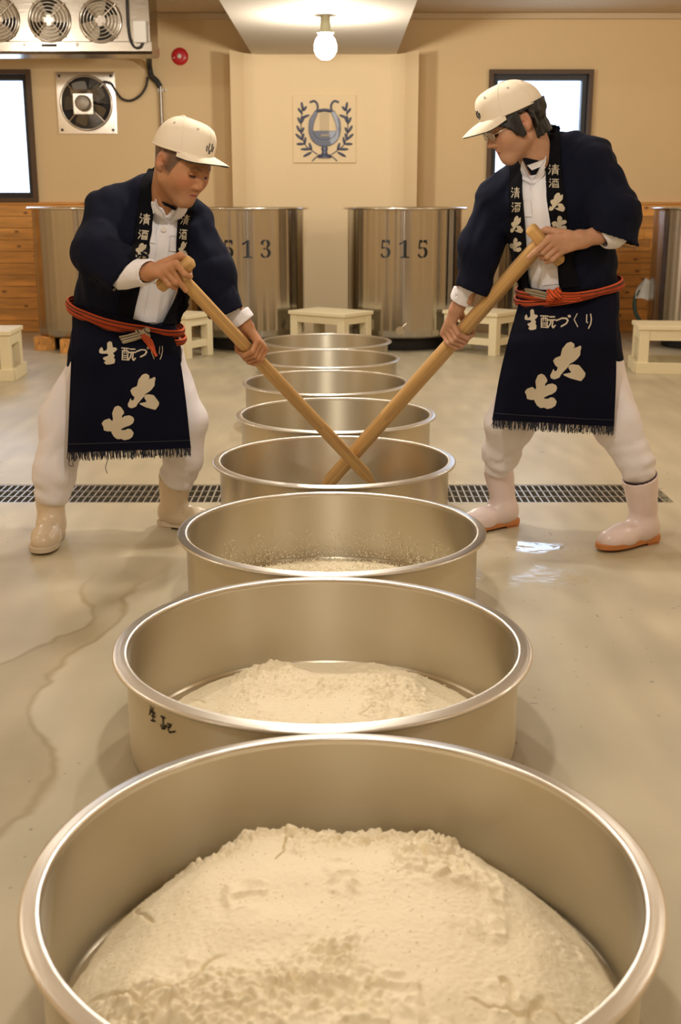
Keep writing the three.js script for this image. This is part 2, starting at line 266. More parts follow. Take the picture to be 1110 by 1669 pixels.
// heaps of steamed rice
function riceHeap(i, label, R, prof, lumps, na, nr, grains) {
  const [tx, td] = tubs[i];
  const t = thing('steamed_rice', label, 'rice', [tx, 0.0075, -td - (i === 1 ? 0.033 : 0)]); t.userData.kind = 'stuff';
  const H = (x, z) => {
    const r = Math.hypot(x, z), a = Math.atan2(z, x), e = R(a) * (1 + 0.025 * fbm(Math.cos(a) * 6, Math.sin(a) * 6, i, 4)), q = clamp(r / e, 0, 1);
    let h = prof(q, x, z), w = sstep(1, 0.86, q);
    const wx = x + 0.025 * fbm(x * 9, z * 9, 3 + i, 3), wz = z + 0.025 * fbm(x * 9, z * 9, 8 + i, 3);
    const clump = fbm(wx * 26, wz * 26, 2 + i, 3), patch = sstep(-0.15, 0.35, fbm(x * 6.5, z * 6.5, 11 + i, 3));
    h += w * lumps * (0.9 * fbm(x * 7, z * 7, 1 + i, 2) + patch * (0.95 * Math.abs(clump) + 0.5 * Math.abs(fbm(wx * 70, wz * 70, 5, 2))));
    const cr = Math.abs(fbm(x * 4.2 + 3, z * 4.2 + i, 21, 4)); h -= w * lumps * 0.3 * sstep(0.022, 0.0, cr) * sstep(-0.1, 0.3, noise(x * 8, z * 8, 17));
    h += sstep(1.0, 0.97, q) * (0.0016 * fbm(x * 170, z * 170, 3, 2) + patch * 0.004 * (0.6 - Math.abs(noise(wx * 105, wz * 105, 7))) + 0.010 * lumps / 0.034 * sstep(0.25, 0.6, noise(wx * 13, wz * 13, 31)) * (1 - Math.abs(noise(wx * 42, wz * 42, 12))));
    return [h, e];
  };
  const pos = [], idx = [], uv = [];
  const n1 = nr * 2 + 1;   // square grid bent evenly onto the disc
  for (let k = 0; k < n1; k++) for (let j = 0; j < n1; j++) {
    const u = (j / (n1 - 1)) * 2 - 1, v = (k / (n1 - 1)) * 2 - 1; let q, a;
    if (Math.abs(u) > Math.abs(v)) { q = u; a = Math.PI / 4 * v / u; } else if (v) { q = v; a = Math.PI / 2 - Math.PI / 4 * u / v; } else { q = 0; a = 0; }
    if (q < 0) { q = -q; a += Math.PI; }
    const e = H(Math.cos(a), Math.sin(a))[1], x = Math.cos(a) * e * q, z = Math.sin(a) * e * q;
    pos.push(x, Math.max(0, H(x, z)[0]), z); uv.push(x, z);
    if (k && j) { const p = (k - 1) * n1 + j - 1, c = p + n1; idx.push(p, c, p + 1, p + 1, c, c + 1); }
  }
  const g = new THREE.BufferGeometry(); g.setAttribute('position', new THREE.Float32BufferAttribute(pos, 3)); g.setAttribute('uv', new THREE.Float32BufferAttribute(uv, 2)); g.setIndex(idx); g.computeVertexNormals();
  mesh('heap', g, M.rice, t).userData.kind = 'stuff';
  const gg = new THREE.SphereGeometry(1, 6, 4); gg.scale(0.0034, 0.0015, 0.0015);
  const n = grains.length ?? grains, im = new THREE.InstancedMesh(gg, M.grain, n), m4 = new THREE.Matrix4(), q4 = new THREE.Quaternion(), eu = new THREE.Euler(), one = V(1, 1, 1);
  for (let k = 0; k < n; k++) {
    eu.set(rnd() * 6.3, rnd() * 6.3, rnd() * 6.3); q4.setFromEuler(eu);
    let p; if (grains.length) p = grains[k]; else { const a = rnd() * Math.PI * 2, e = H(Math.cos(a), Math.sin(a))[1], r = e * Math.sqrt(rnd()) * 1.012, x = Math.cos(a) * r, z = Math.sin(a) * r; p = V(x, Math.max(0.001, H(x, z)[0]) - 0.0004, z); }
    im.setMatrixAt(k, m4.compose(p, q4, one));
  }
  im.name = 'loose_grains'; im.userData.kind = 'stuff'; flags(im); t.add(im);
}
riceHeap(0, 'big white heap of steamed rice filling the nearest steel tub', (a) => 0.426 - 0.006 * Math.sin(2 * a + 1), (q) => 0.006 + 0.146 * Math.pow(1 - Math.pow(q, 2.6), 0.75), 0.034, 900, 260, 700);
riceHeap(1, 'lumpy heap of steamed rice in the tub with handwriting', (a) => 0.396 + 0.006 * Math.sin(3 * a), (q) => 0.052 * (1 - Math.pow(q, 2.2)), 0.024, 620, 170, 400);
{
  const stuck = [];
  for (let k = 0; k < 900; k++) { let a = -0.5 - rnd() * 2.2, h = 0.01 + 0.10 * Math.pow(rnd(), 1.8); if (noise(a * 9, 3, 1) < -0.15) { h *= 0.5; } const r = RIN - 0.002; if (h < 0.034) stuck.push(V(Math.cos(a) * (r - 0.01 + h * 0.2), h + 0.004, Math.sin(a) * (r - 0.01))); else stuck.push(V(Math.cos(a) * r, h, Math.sin(a) * r)); }
  for (let k = 0; k < 3500; k++) { const a = rnd() * 6.283, r = 0.40 * Math.sqrt(rnd()); stuck.push(V(Math.cos(a) * r, 0.032 - 0.022 * Math.pow(r / 0.4, 3), Math.sin(a) * r)); }
  riceHeap(2, 'thin crumbly layer of rice on the bottom of the third tub', () => 0.405, (q) => 0.026 * (1 - Math.pow(q, 3)), 0.012, 520, 120, stuck);
}

// ───────────────────────── tall tanks along the back ─────────────────────────
const TD = 10.0, TZ0 = 0.113, TZ1 = 1.15;
const tankBody = lathe([[0.472, TZ1 - 0.012], [0.470, TZ0 + 0.05], [0.001, TZ0 + 0.04], [0.001, TZ0 + 0.012], [0.44, TZ0 + 0.012], [0.462, TZ0], [0.474, TZ0 + 0.02], [0.475, TZ0 + 0.06]], 128);
const tankRim = lathe([[0.470, TZ1 - 0.014], [0.480, TZ1 - 0.004], [0.505, TZ1], [0.515, TZ1 - 0.005], [0.518, TZ1 - 0.013], [0.512, TZ1 - 0.020], [0.502, TZ1 - 0.018], [0.480, TZ1 - 0.022], [0.470, TZ1 - 0.014]], 128);
const tankFoot = lathe([[0.30, 0.001], [0.345, 0.001], [0.345, TZ0 + 0.012], [0.30, TZ0 + 0.012]], 48);
const tankWall = new THREE.CylinderGeometry(0.475, 0.475, TZ1 - TZ0 - 0.072, 160, 1, true).translate(0, (TZ1 + TZ0 + 0.048) / 2, 0);
function numberedSteel(text) {   // black stencil figures on the steel
  const draw = (bg, fg) => (c, W, H) => { c.fillStyle = bg; c.fillRect(0, 0, W, H); c.fillStyle = fg; c.font = 'bold 132px serif'; c.textAlign = 'center'; c.textBaseline = 'middle'; [...text].forEach((ch, i) => { const x = W / 2 + (i - 1) * 104, y = H * 0.325; c.save(); c.translate(x, y); c.scale(0.92, 1); c.fillText(ch, 0, 0); c.restore(); c.fillStyle = bg; if (i !== 1) c.fillRect(x - 3, y - 70, 4, 140); c.fillStyle = fg; }); };
  const m = M.tank.clone(); m.map = canvasTex(2048, 660, draw('#ffffff', '#050505')); m.metalnessMap = m.roughnessMap = canvasTex(2048, 660, draw('rgb(255,70,255)', 'rgb(0,255,0)'), false); m.roughness = 0.55; return m;
}
const tankX = [P(153, 450, TD).x, P(404, 450, TD).x, P(658.5, 450, TD).x, P(905, 450, TD).x, P(1154, 450, TD).x];
const tankLabels = ['tall steel tank at far left behind the bareheaded-nape worker, on wooden blocks', 'tall steel tank numbered 513 beside the left worker', 'tall steel tank numbered 515 in front of the emblem wall', 'tall steel tank almost hidden behind the worker with glasses', 'tall steel tank cut by the right edge of the picture'];
tankLabels[0] = 'tall steel tank on wooden blocks at the left, half behind the left worker';
['511', '513', '515', '', ''].forEach((n, i) => {
  const t = thing('steel_tank', tankLabels[i], 'tank', [tankX[i], 0, -TD], 0, 'tall steel tanks by the back wall');
  mesh('base', tankBody, M.tank, t); const b = mesh('body', tankWall, n ? numberedSteel(n) : M.tank, t); b.rotation.y = Math.PI + Math.atan2(-tankX[i], TD) + (i === 0 ? 0.08 : 0); mesh('rim', tankRim, M.shiny, t); mesh('foot_ring', tankFoot, M.dark, t);
  // outlet valve low on the front
  const v = mesh('valve', join([rod(V(0, 0, 0.45), V(0, 0, 0.545), 0.022, 0.022, 16), rod(V(0, 0, 0.505), V(0, 0, 0.52), 0.036, 0.036, 20), rod(V(0, 0, 0.54), V(0, 0, 0.555), 0.034, 0.034, 20)]), M.shiny, t); v.position.set(0, 0.185, 0); v.rotation.y = -0.1;
  mesh('handle', rod(V(0.0, 0.0, 0), V(0.05, 0.045, 0), 0.007, 0.01, 10), M.shiny, v).position.set(0, 0.012, 0.525);
});
[[-0.38, 0.24, 'left-hand wooden block under the tank at far left'], [-0.12, 0.44, 'right-hand wooden block under the tank at far left']].forEach(([x, z, l]) => {
  const t = thing('wooden_block', l, 'block', [tankX[0] + x, 0, -TD + z], 0.1); mesh('timber', box(0.17, 0.112, 0.16, 0, 0.056, 0, 0.004), M.block, t);
});

// ───────────────────────── cream wooden stools ─────────────────────────
function stool(label, fx, fz, lx, lz, wl, ws, low) {   // front corner, direction of the long side, sizes
  const ang = Math.atan2(-lz, lx), c = Math.cos(ang), s = Math.sin(ang);
  // local x along the long side, local z towards the back corner
  const n = [lz, -lx]; if (n[1] > 0) { n[0] *= -1; n[1] *= -1; }
  const cx = fx + lx * wl / 2 + n[0] * ws / 2, cz = fz + lz * wl / 2 + n[1] * ws / 2;
  const t = thing('wooden_stool', label, 'stool', [cx, 0, cz], ang, 'cream painted wooden stools');
  const H = 0.34, L = 0.07, hw = wl / 2, hs = ws / 2;
  mesh('seat', box(wl, 0.03, ws, 0, H - 0.015, 0, 0.005), M.cream, t);
  const a = hw - 0.012, b = hs - 0.012;
  for (const [x, z] of [[-1, -1], [1, -1], [1, 1], [-1, 1]]) mesh('leg', box(L, H - 0.03, L, x * (a - L / 2), (H - 0.03) / 2, z * (b - L / 2), 0.004), M.cream, t);
  for (const z of [-1, 1]) mesh('apron_rail', box(2 * a - 2 * L, low ? 0.075 : 0.06, 0.03, 0, H - 0.03 - (low ? 0.0375 : 0.03), z * (b - 0.02), 0.003), M.cream, t);
  for (const x of [-1, 1]) mesh('apron_rail', box(0.03, low ? 0.075 : 0.06, 2 * b - 2 * L, x * (a - 0.02), H - 0.03 - (low ? 0.0375 : 0.03), 0, 0.003), M.cream, t);
  const y = low ? 0.04 : 0.105, hgt = low ? 0.08 : 0.055;
  for (const z of [-1, 1]) mesh('stretcher', box(low ? 2 * a + 0.03 : 2 * a - 2 * L, hgt, 0.032, 0, y, low ? z * (b + 0.010) : z * (b - 0.03), 0.003), M.cream, t);
  for (const x of [-1, 1]) mesh('stretcher', box(0.032, hgt, low ? 2 * b - 0.03 : 2 * b - 2 * L, x * (low ? a + 0.010 : a - 0.03), y, 0, 0.003), M.cream, t);
}
const nrm = (x, z) => { const l = Math.hypot(x, z); return [x / l, z / l]; };
stool('cream wooden stool between the tanks numbered 513 and 515', 0.029, -9.21, ...nrm(-0.8, -0.6), 0.57, 0.40, false);
stool('cream wooden stool beside the left worker, seen past his arm', -1.19, -9.08, ...nrm(-0.878, -0.479), 0.57, 0.38, false);
stool('cream wooden stool behind the arm of the worker with glasses', 1.235, -9.27, ...nrm(-0.78, -0.62), 0.52, 0.40, false);
stool('cream wooden stool with floor rails at the right edge of the picture', 2.12, -8.34, ...nrm(1, 0.12), 0.62, 0.42, true);
stool('cream wooden stool cut off by the left edge of the picture', -2.25, -7.98, ...nrm(-1, 0.05), 0.6, 0.42, true);

// ───────────────────────── cloth and hose by the right tank ─────────────────────────
{
  const b = P(1046, 470, 10.1), g = new THREE.PlaneGeometry(0.2, 0.17, 14, 14), p = g.attributes.position;
  for (let i = 0; i < p.count; i++) { const x = p.getX(i), y = p.getY(i); p.setXYZ(i, x * (1 - 0.75 * sstep(-0.02, 0.12, y)) + 0.05, y - 0.06 * sstep(-0.05, 0.13, x), 0.02 * Math.sin(x * 40) + 0.012 * Math.sin(y * 30)); }
  g.computeVertexNormals();
  const back = g.clone(); back.translate(0, 0, -0.006); const t = thing('work_cloth', 'grey-white cloth hanging beside the tank at the right edge', 'cloth', [b.x, b.y, b.z]);
  M.cloth = std({ color: rgb(0.62, 0.6, 0.58), roughness: 0.95, side: THREE.DoubleSide }); mesh('fabric', join([g, back]), M.cloth, t);
  const q = (x, y, d = 10.12) => P(x, y, d);
  const h = thing('rubber_hose', 'dark green hose looped under the cloth by the right tank', 'hose'); mesh('tubing', tube([q(1048, 462, 10.16), q(1038, 478), q(1034, 494), q(1036, 510), q(1041, 520), q(1048, 530, 10.2), PY(1052, 546, 0.02)], 0.016, 40, 10), M.hose = std({ color: rgb(0.02, 0.055, 0.05), roughness: 0.5 }), h);
}

// ───────────────────────── wall fittings ─────────────────────────
{ // round red alarm
  const p = P(292.5, 91.5, 11.07), t = thing('fire_alarm', 'round red alarm bell plate on the tan wall', 'alarm', [p.x, p.y, WZ]);
  const g = lathe([[0.001, 0.030], [0.03, 0.034], [0.055, 0.03], [0.07, 0.018], [0.075, 0.004], [0.075, 0]], 40); g.rotateX(Math.PI / 2); mesh('dome', g, M.red, t);
  const c = lathe([[0.001, 0.05], [0.014, 0.047], [0.02, 0.036], [0.02, 0.028]], 24); c.rotateX(Math.PI / 2); mesh('centre_lens', c, M.white, t);
  for (const s of [-1, 1]) mesh('mark', box(0.024, 0.006, 0.004, s * 0.047, -0.014, 0.030), M.white, t);
}
{ // square exhaust fan
  const c = P(140.5, 168, 11.08), t = thing('exhaust_fan', 'square steel exhaust fan with round opening on the left wall', 'fan', [c.x, c.y, WZ]);
  const S = 0.262, s = new THREE.Shape([[-S, -S], [S, -S], [S, S], [-S, S]].map((q) => new THREE.Vector2(...q))), hole = new THREE.Path(); hole.absarc(0, 0, 0.226, 0, Math.PI * 2, true); s.holes.push(hole);
  mesh('plate', new THREE.ExtrudeGeometry(s, { depth: 0.012, bevelEnabled: true, bevelSize: 0.003, bevelThickness: 0.003, bevelSegments: 2, curveSegments: 40 }), M.shiny, t);
  mesh('ring', new THREE.TorusGeometry(0.228, 0.012, 10, 56).translate(0, 0, 0.02), M.sheet, t);
  const bk = new THREE.CylinderGeometry(0.224, 0.224, 0.01, 40); bk.rotateX(Math.PI / 2); mesh('duct_back', bk.translate(0, 0, 0.006), M.dark, t);
  for (let i = 0; i < 3; i++) { // shutter slats seen through the fan, bluish daylight on steel
    mesh('shutter', box(0.30 - 0.05 * Math.abs(i - 1), 0.05, 0.004, 0, -0.11 + i * 0.11, 0.016), M.sheet, t).rotation.x = 0.5; }
  for (let i = 0; i < 5; i++) { const a = i / 5 * Math.PI * 2 + 0.3, bs = new THREE.Shape(); bs.moveTo(-0.03, 0.05); bs.quadraticCurveTo(-0.085, 0.13, -0.07, 0.185); bs.quadraticCurveTo(0, 0.20, 0.06, 0.175); bs.quadraticCurveTo(0.06, 0.1, 0.03, 0.05); const g = new THREE.ExtrudeGeometry(bs, { depth: 0.004, bevelEnabled: false, curveSegments: 8 }); g.rotateY(0.45); g.rotateZ(a); mesh('blade', g.translate(0, 0, 0.032), M.bladeDark ??= std({ color: rgb(0.22, 0.2, 0.17), roughness: 0.35, metalness: 0.8 }), t); }
  mesh('motor_bracket', box(0.18, 0.18, 0.012, -0.02, -0.01, 0.058, 0.004), M.sheet, t);
  const mo = lathe([[0.001, 0.075], [0.055, 0.073], [0.066, 0.062], [0.07, 0.0]], 40); mo.rotateX(Math.PI / 2); mesh('motor', mo.translate(-0.015, -0.005, 0.06), M.motor = std({ color: rgb(0.35, 0.31, 0.26), metalness: 0.6, roughness: 0.4 }), t);
  for (const [x, y] of [[1, 1], [-1, 1], [1, -1], [-1, -1]]) { mesh('stay', rod(V(x * 0.085, y * 0.085, 0.055), V(x * 0.165, y * 0.165, 0.03), 0.006), M.wire, t); const b = new THREE.CylinderGeometry(0.013, 0.013, 0.008, 6); b.rotateX(Math.PI / 2); mesh('bolt', b.translate(x * 0.23, y * 0.23, 0.018), M.dark, t); }
  // guard of fine radial wires, in three fields
  const ws = []; for (let i = 0; i < 90; i++) { const a = i / 90 * Math.PI * 2; if ((i % 30) < 20) ws.push(rod(V(Math.cos(a) * 0.1, Math.sin(a) * 0.1, 0.05), V(Math.cos(a) * 0.222, Math.sin(a) * 0.222, 0.028), 0.0014, 0.0011, 4)); }
  const gd = mesh('guard', join(ws), M.wire, t); gd.userData.kind = 'stuff';
}
{ // cable and conduit
  const q = (x, y, d = 11.06) => P(x, y, d);
  const c = thing('power_cable', 'thin dark cable drooping from the exhaust fan to the conduit', 'cable'); mesh('cord', tube([q(168, 133, 11.03), q(180, 136), q(188, 148), q(199, 161), q(213, 164), q(228, 156), q(238, 141), q(241, 125)], 0.011, 48, 8), M.cable, c);
  const k = thing('wire_bundle', 'thick black cable dropping from the cooling unit to the pipe', 'cable'); mesh('sheath', tube([q(243, 84, 10.5), q(243, 96, 10.9), q(244, 112), q(247, 124), q(256, 133), q(261, 142)], 0.026, 40, 10), M.cable, k);
  const p = thing('conduit_pipe', 'thin steel conduit running down the wall behind the left worker', 'pipe');
  const a = q(261.5, 140), b = P(263, 330, 11.06); b.x = a.x; mesh('pipe', rod(V(a.x, a.y, a.z), V(a.x, 1.18, a.z), 0.016), M.conduit = phys({ color: rgb(0.3, 0.27, 0.24), metalness: 1, roughness: 0.35 }), p);
  for (const y of [147, 226]) { const m = q(261.5, y); mesh('clamp', join([box(0.05, 0.03, 0.03, a.x, m.y, WZ + 0.03, 0.004), box(0.012, 0.02, 0.03, a.x + 0.045, m.y, WZ + 0.015)]), M.white, p); }
}
{ // ceiling cooling unit with fans
  const D = 9.9, L = P(-150, 40, D), R = P(246, 88, D), y0 = R.y, w = R.x - L.x, h = CEIL - 0.004 - y0, dp = 0.42;
  const t = thing('cooling_unit', 'long steel cooling unit with three round fans under the ceiling', 'cooler', [R.x, y0, -D]);
  mesh('casing', box(w, h - 0.09, dp, -w / 2, 0.09 + (h - 0.09) / 2, -dp / 2, 0.006), M.sheet, t);
  const s = new THREE.Shape([[0, 0.088], [-dp, 0.088], [-dp, 0.03], [-dp + 0.1, 0], [-0.03, 0], [0, 0.02]].map((q) => new THREE.Vector2(...q))); const tr = new THREE.ExtrudeGeometry(s, { depth: w + 0.02, bevelEnabled: false }); tr.rotateY(-Math.PI / 2); 
  tr.computeBoundingBox(); const bb = tr.boundingBox; tr.translate(0.01 - bb.max.x, 0, 0.012 - bb.max.z); mesh('drip_tray', tr, M.sheet, t);
  const fan = (px, py) => {
    const c = P(px, py, D - 0.01), g = new THREE.Group(); g.name = 'fan'; g.position.set(c.x - R.x, c.y - y0, 0.0); t.add(g);
    const dk = new THREE.CylinderGeometry(0.152, 0.152, 0.006, 40); dk.rotateX(Math.PI / 2); mesh('opening', dk.translate(0, 0, 0.004), M.dark, g);
    mesh('shroud', new THREE.TorusGeometry(0.158, 0.013, 10, 48).translate(0, 0, 0.006), M.sheet, g);
    const bl = []; for (let i = 0; i < 3; i++) { const bs = new THREE.Shape(); bs.moveTo(-0.02, 0.03); bs.quadraticCurveTo(-0.1, 0.07, -0.085, 0.125); bs.quadraticCurveTo(0, 0.155, 0.07, 0.13); bs.quadraticCurveTo(0.05, 0.07, 0.025, 0.03); const q = new THREE.ExtrudeGeometry(bs, { depth: 0.004, bevelEnabled: false, curveSegments: 8 }); q.rotateZ(i * 2.094 + px); bl.push(q.translate(0, 0, 0.012)); }
    mesh('blades', join(bl), M.fanBlade ??= std({ color: rgb(0.42, 0.36, 0.27), roughness: 0.4, metalness: 0.3 }), g);
    const hub = new THREE.CylinderGeometry(0.04, 0.045, 0.03, 24); hub.rotateX(Math.PI / 2); mesh('hub', hub.translate(0, 0, 0.02), M.sheet, g);
    const gs = []; for (const r of [0.045, 0.072, 0.099, 0.126, 0.152]) gs.push(new THREE.TorusGeometry(r, 0.0042, 6, 44).translate(0, 0, 0.045)); for (let i = 0; i < 4; i++) { const a = Math.PI / 4 + i * Math.PI / 2; gs.push(rod(V(Math.cos(a) * 0.03, Math.sin(a) * 0.03, 0.05), V(Math.cos(a) * 0.175, Math.sin(a) * 0.175, 0.018), 0.006)); }
    mesh('guard', join(gs), M.wire, g);
  };
  fan(-3, 32); fan(80.5, 33); fan(163.5, 34);
  const b = P(228, 52, D - 0.03); const bx = b.x - R.x, by = b.y - y0;
  mesh('junction_box', box(0.10, 0.16, 0.05, bx, by, 0.03, 0.006), M.white, t);
  const q = (x, y) => P(x, y, D - 0.03).sub(V(R.x, y0, -D)); mesh('cable', tube([q(206, -6), q(207, 20), q(209, 50), q(214, 70), q(221, 78), q(229, 76), q(233, 68)], 0.009, 40, 8), M.cable, t);
  const np = P(80, 74, D - 0.015).sub(V(R.x, y0, -D)); mesh('name_plate', join([box(0.12, 0.02, 0.004, np.x, np.y, 0.016)]), M.dark, t);
  for (const x of [40, 126]) { const s1 = P(x, 73, D - 0.01).sub(V(R.x, y0, -D)), g = new THREE.SphereGeometry(0.012, 12, 8); g.scale(1, 1, 0.5); mesh('screw', g.translate(s1.x, s1.y, 0.013), M.shiny, t); }
}
{ // lyre relief on a square plate
  const a = P(477, 155, 10.88), b = P(580, 265.5, 10.88), cx = (a.x + b.x) / 2, cy = (a.y + b.y) / 2, w = b.x - a.x, h = a.y - b.y;
  const t = thing('emblem_plaque', 'square cream plaque with a blue lyre, swan necks and laurel branches', 'plaque', [cx, cy, -10.90]);
  mesh('plate', box(w, h, 0.022, 0, 0, 0.011, 0.004), M.panel, t);
  const k = w / 825, q = (x, y, z = 0.026) => V((x - 545) * k, (555 - y) * k, z);   // drawing units, 825 across
  for (const s of [-1, 1]) {
    const m = (x, y, z) => { const v = q(x, y, z); v.x *= s; return v; };   // drawn for the right half
    mesh('swan_neck', tube([m(712, 440), m(672, 360), m(640, 320), m(632, 270), m(650, 225), m(682, 205), m(705, 212), m(735, 222)], 14 * k, 36, 8), M.blueRelief, t);
    mesh('branch_stem', tube([m(640, 870, 0.024), m(700, 830, 0.024), m(790, 760, 0.024), m(840, 640, 0.024), m(850, 480, 0.024), m(830, 270, 0.024)], 7 * k, 40, 6), M.blueRelief, t);
    mesh('branch_foot', tube([m(610, 870, 0.024), m(660, 910, 0.024), m(710, 955, 0.024)], 8 * k, 10, 6), M.blueRelief, t);
    for (const [x, y, ang, L] of [[835, 265, 80, 90], [800, 300, 130, 70], [860, 330, 50, 90], [800, 400, 160, 120], [870, 450, 60, 95], [830, 440, 115, 80], [885, 550, 60, 90], [835, 570, 120, 85], [880, 650, 40, 110], [830, 650, 110, 90], [860, 740, 0, 100], [800, 700, 100, 90], [790, 805, 0, 130], [770, 870, -28, 120], [730, 770, 70, 90]]) {
      const g = new THREE.SphereGeometry(1, 10, 8); g.scale(L * 0.55 * k, 17 * k, 12 * k); g.rotateZ(ang * Math.PI / 180); const v = q(x, y, 0.026); g.translate(v.x, v.y, v.z); if (s < 0) { g.scale(-1, 1, 1); const ix = g.index.array; for (let i = 0; i < ix.length; i += 3) { const z = ix[i]; ix[i] = ix[i + 1]; ix[i + 1] = z; } }
      mesh('leaf', g, M.blueRelief, t);
    }
  }
  mesh('crossbar', tube([q(455, 330), q(545, 318), q(635, 330)], 20 * k, 12, 10), M.blueRelief, t);
  const X = (x) => (x - 545) * k, Y = (y) => (555 - y) * k, cres = new THREE.Shape();
  cres.moveTo(X(672), Y(330)); cres.bezierCurveTo(X(700), Y(400), X(752), Y(400), X(752), Y(520)); cres.bezierCurveTo(X(765), Y(690), X(650), Y(765), X(545), Y(768)); cres.bezierCurveTo(X(440), Y(765), X(330), Y(690), X(343), Y(520)); cres.bezierCurveTo(X(343), Y(400), X(395), Y(400), X(423), Y(330)); cres.lineTo(X(455), Y(345));
  cres.bezierCurveTo(X(430), Y(420), X(395), Y(470), X(390), Y(560)); cres.bezierCurveTo(X(400), Y(660), X(470), Y(690), X(545), Y(692)); cres.bezierCurveTo(X(620), Y(690), X(700), Y(660), X(708), Y(560)); cres.bezierCurveTo(X(703), Y(470), X(665), Y(420), X(640), Y(345)); cres.closePath();
  mesh('lyre_body', new THREE.ExtrudeGeometry(cres, { depth: 0.012, bevelSize: 0.004, bevelThickness: 0.006, bevelSegments: 3, curveSegments: 14 }).translate(0, 0, 0.022), M.blueRelief, t);
  const bowl = new THREE.Shape(); bowl.moveTo((380 - 545) * k, (555 - 580) * k); bowl.lineTo((710 - 545) * k, (555 - 580) * k); bowl.bezierCurveTo((735 - 545) * k, (555 - 680) * k, (660 - 545) * k, (555 - 745) * k, 0, (555 - 755) * k); bowl.bezierCurveTo((430 - 545) * k, (555 - 745) * k, (355 - 545) * k, (555 - 680) * k, (380 - 545) * k, (555 - 580) * k);
  mesh('sound_box', new THREE.ExtrudeGeometry(bowl, { depth: 0.008, bevelSize: 0.003, bevelThickness: 0.003, bevelSegments: 2 }).translate(0, 0, 0.02), M.blueRelief, t);
  const rg = new RoundedBoxGeometry(110 * k, 40 * k, 0.012, 2, 0.004); mesh('tailpiece', rg.translate(q(550, 632).x, q(550, 632).y, 0.032), M.reliefGrey = std({ color: rgb(0.3, 0.26, 0.22), roughness: 0.5 }), t);
  const ped = lathe([[115 * k, -225 * k + 0], [110 * k, -205 * k], [50 * k, -170 * k], [45 * k, -140 * k], [58 * k, -110 * k], [40 * k, -80 * k]].map(([r, y]) => [r * 0.8, y]), 32); ped.scale(1, 1, 0.35); ped.translate(0, (555 - 690) * k + 0, 0.024); mesh('pedestal', ped, M.blueRelief, t);
  for (let i = 0; i < 7; i++) mesh('string', rod(q(490 + i * 18, 345, 0.03), q(490 + i * 18, 585, 0.03), 0.0016, 0.0016, 5), M.reliefGrey, t);
}

// ───────────────────────── distance-field modelling for figures ─────────────────────────
const smin = (a, b, k) => { const h = Math.max(k - Math.abs(a - b), 0) / k; return Math.min(a, b) - h * h * k * 0.25; };
const smax = (a, b, k) => -smin(-a, -b, k);
function cone(a, b, ra, rb) {   // tapered capsule
  const ax = a.x, ay = a.y, az = a.z, dx = b.x - ax, dy = b.y - ay, dz = b.z - az, q = 1 / Math.max(1e-9, dx * dx + dy * dy + dz * dz), dr = rb - ra;
  return (x, y, z) => { x -= ax; y -= ay; z -= az; let t = (x * dx + y * dy + z * dz) * q; t = t < 0 ? 0 : t > 1 ? 1 : t; x -= dx * t; y -= dy * t; z -= dz * t; return Math.sqrt(x * x + y * y + z * z) - ra - dr * t; };
}
function ell(c, r) { const m = Math.min(...r); return (x, y, z) => { x = (x - c[0]) / r[0]; y = (y - c[1]) / r[1]; z = (z - c[2]) / r[2]; const k0 = Math.sqrt(x * x + y * y + z * z), gx = x / r[0], gy = y / r[1], gz = z / r[2], k1 = Math.sqrt(gx * gx + gy * gy + gz * gz); return k1 < 1e-9 ? -m : k0 * (k0 - 1) / k1; }; }
const blend = (fs, k) => (x, y, z) => { let d = fs[0](x, y, z); for (let i = 1; i < fs.length; i++) d = smin(d, fs[i](x, y, z), k); return d; };
const pxr = (j, rpx) => rpx * perPx(j);
const J = (px, py, D) => P(px, py, D);
const CJ = (a, b) => { const A = J(a[0], a[1], a[2]), B = J(b[0], b[1], b[2]); return cone(A, B, pxr(A, a[3]), pxr(B, b[3])); };
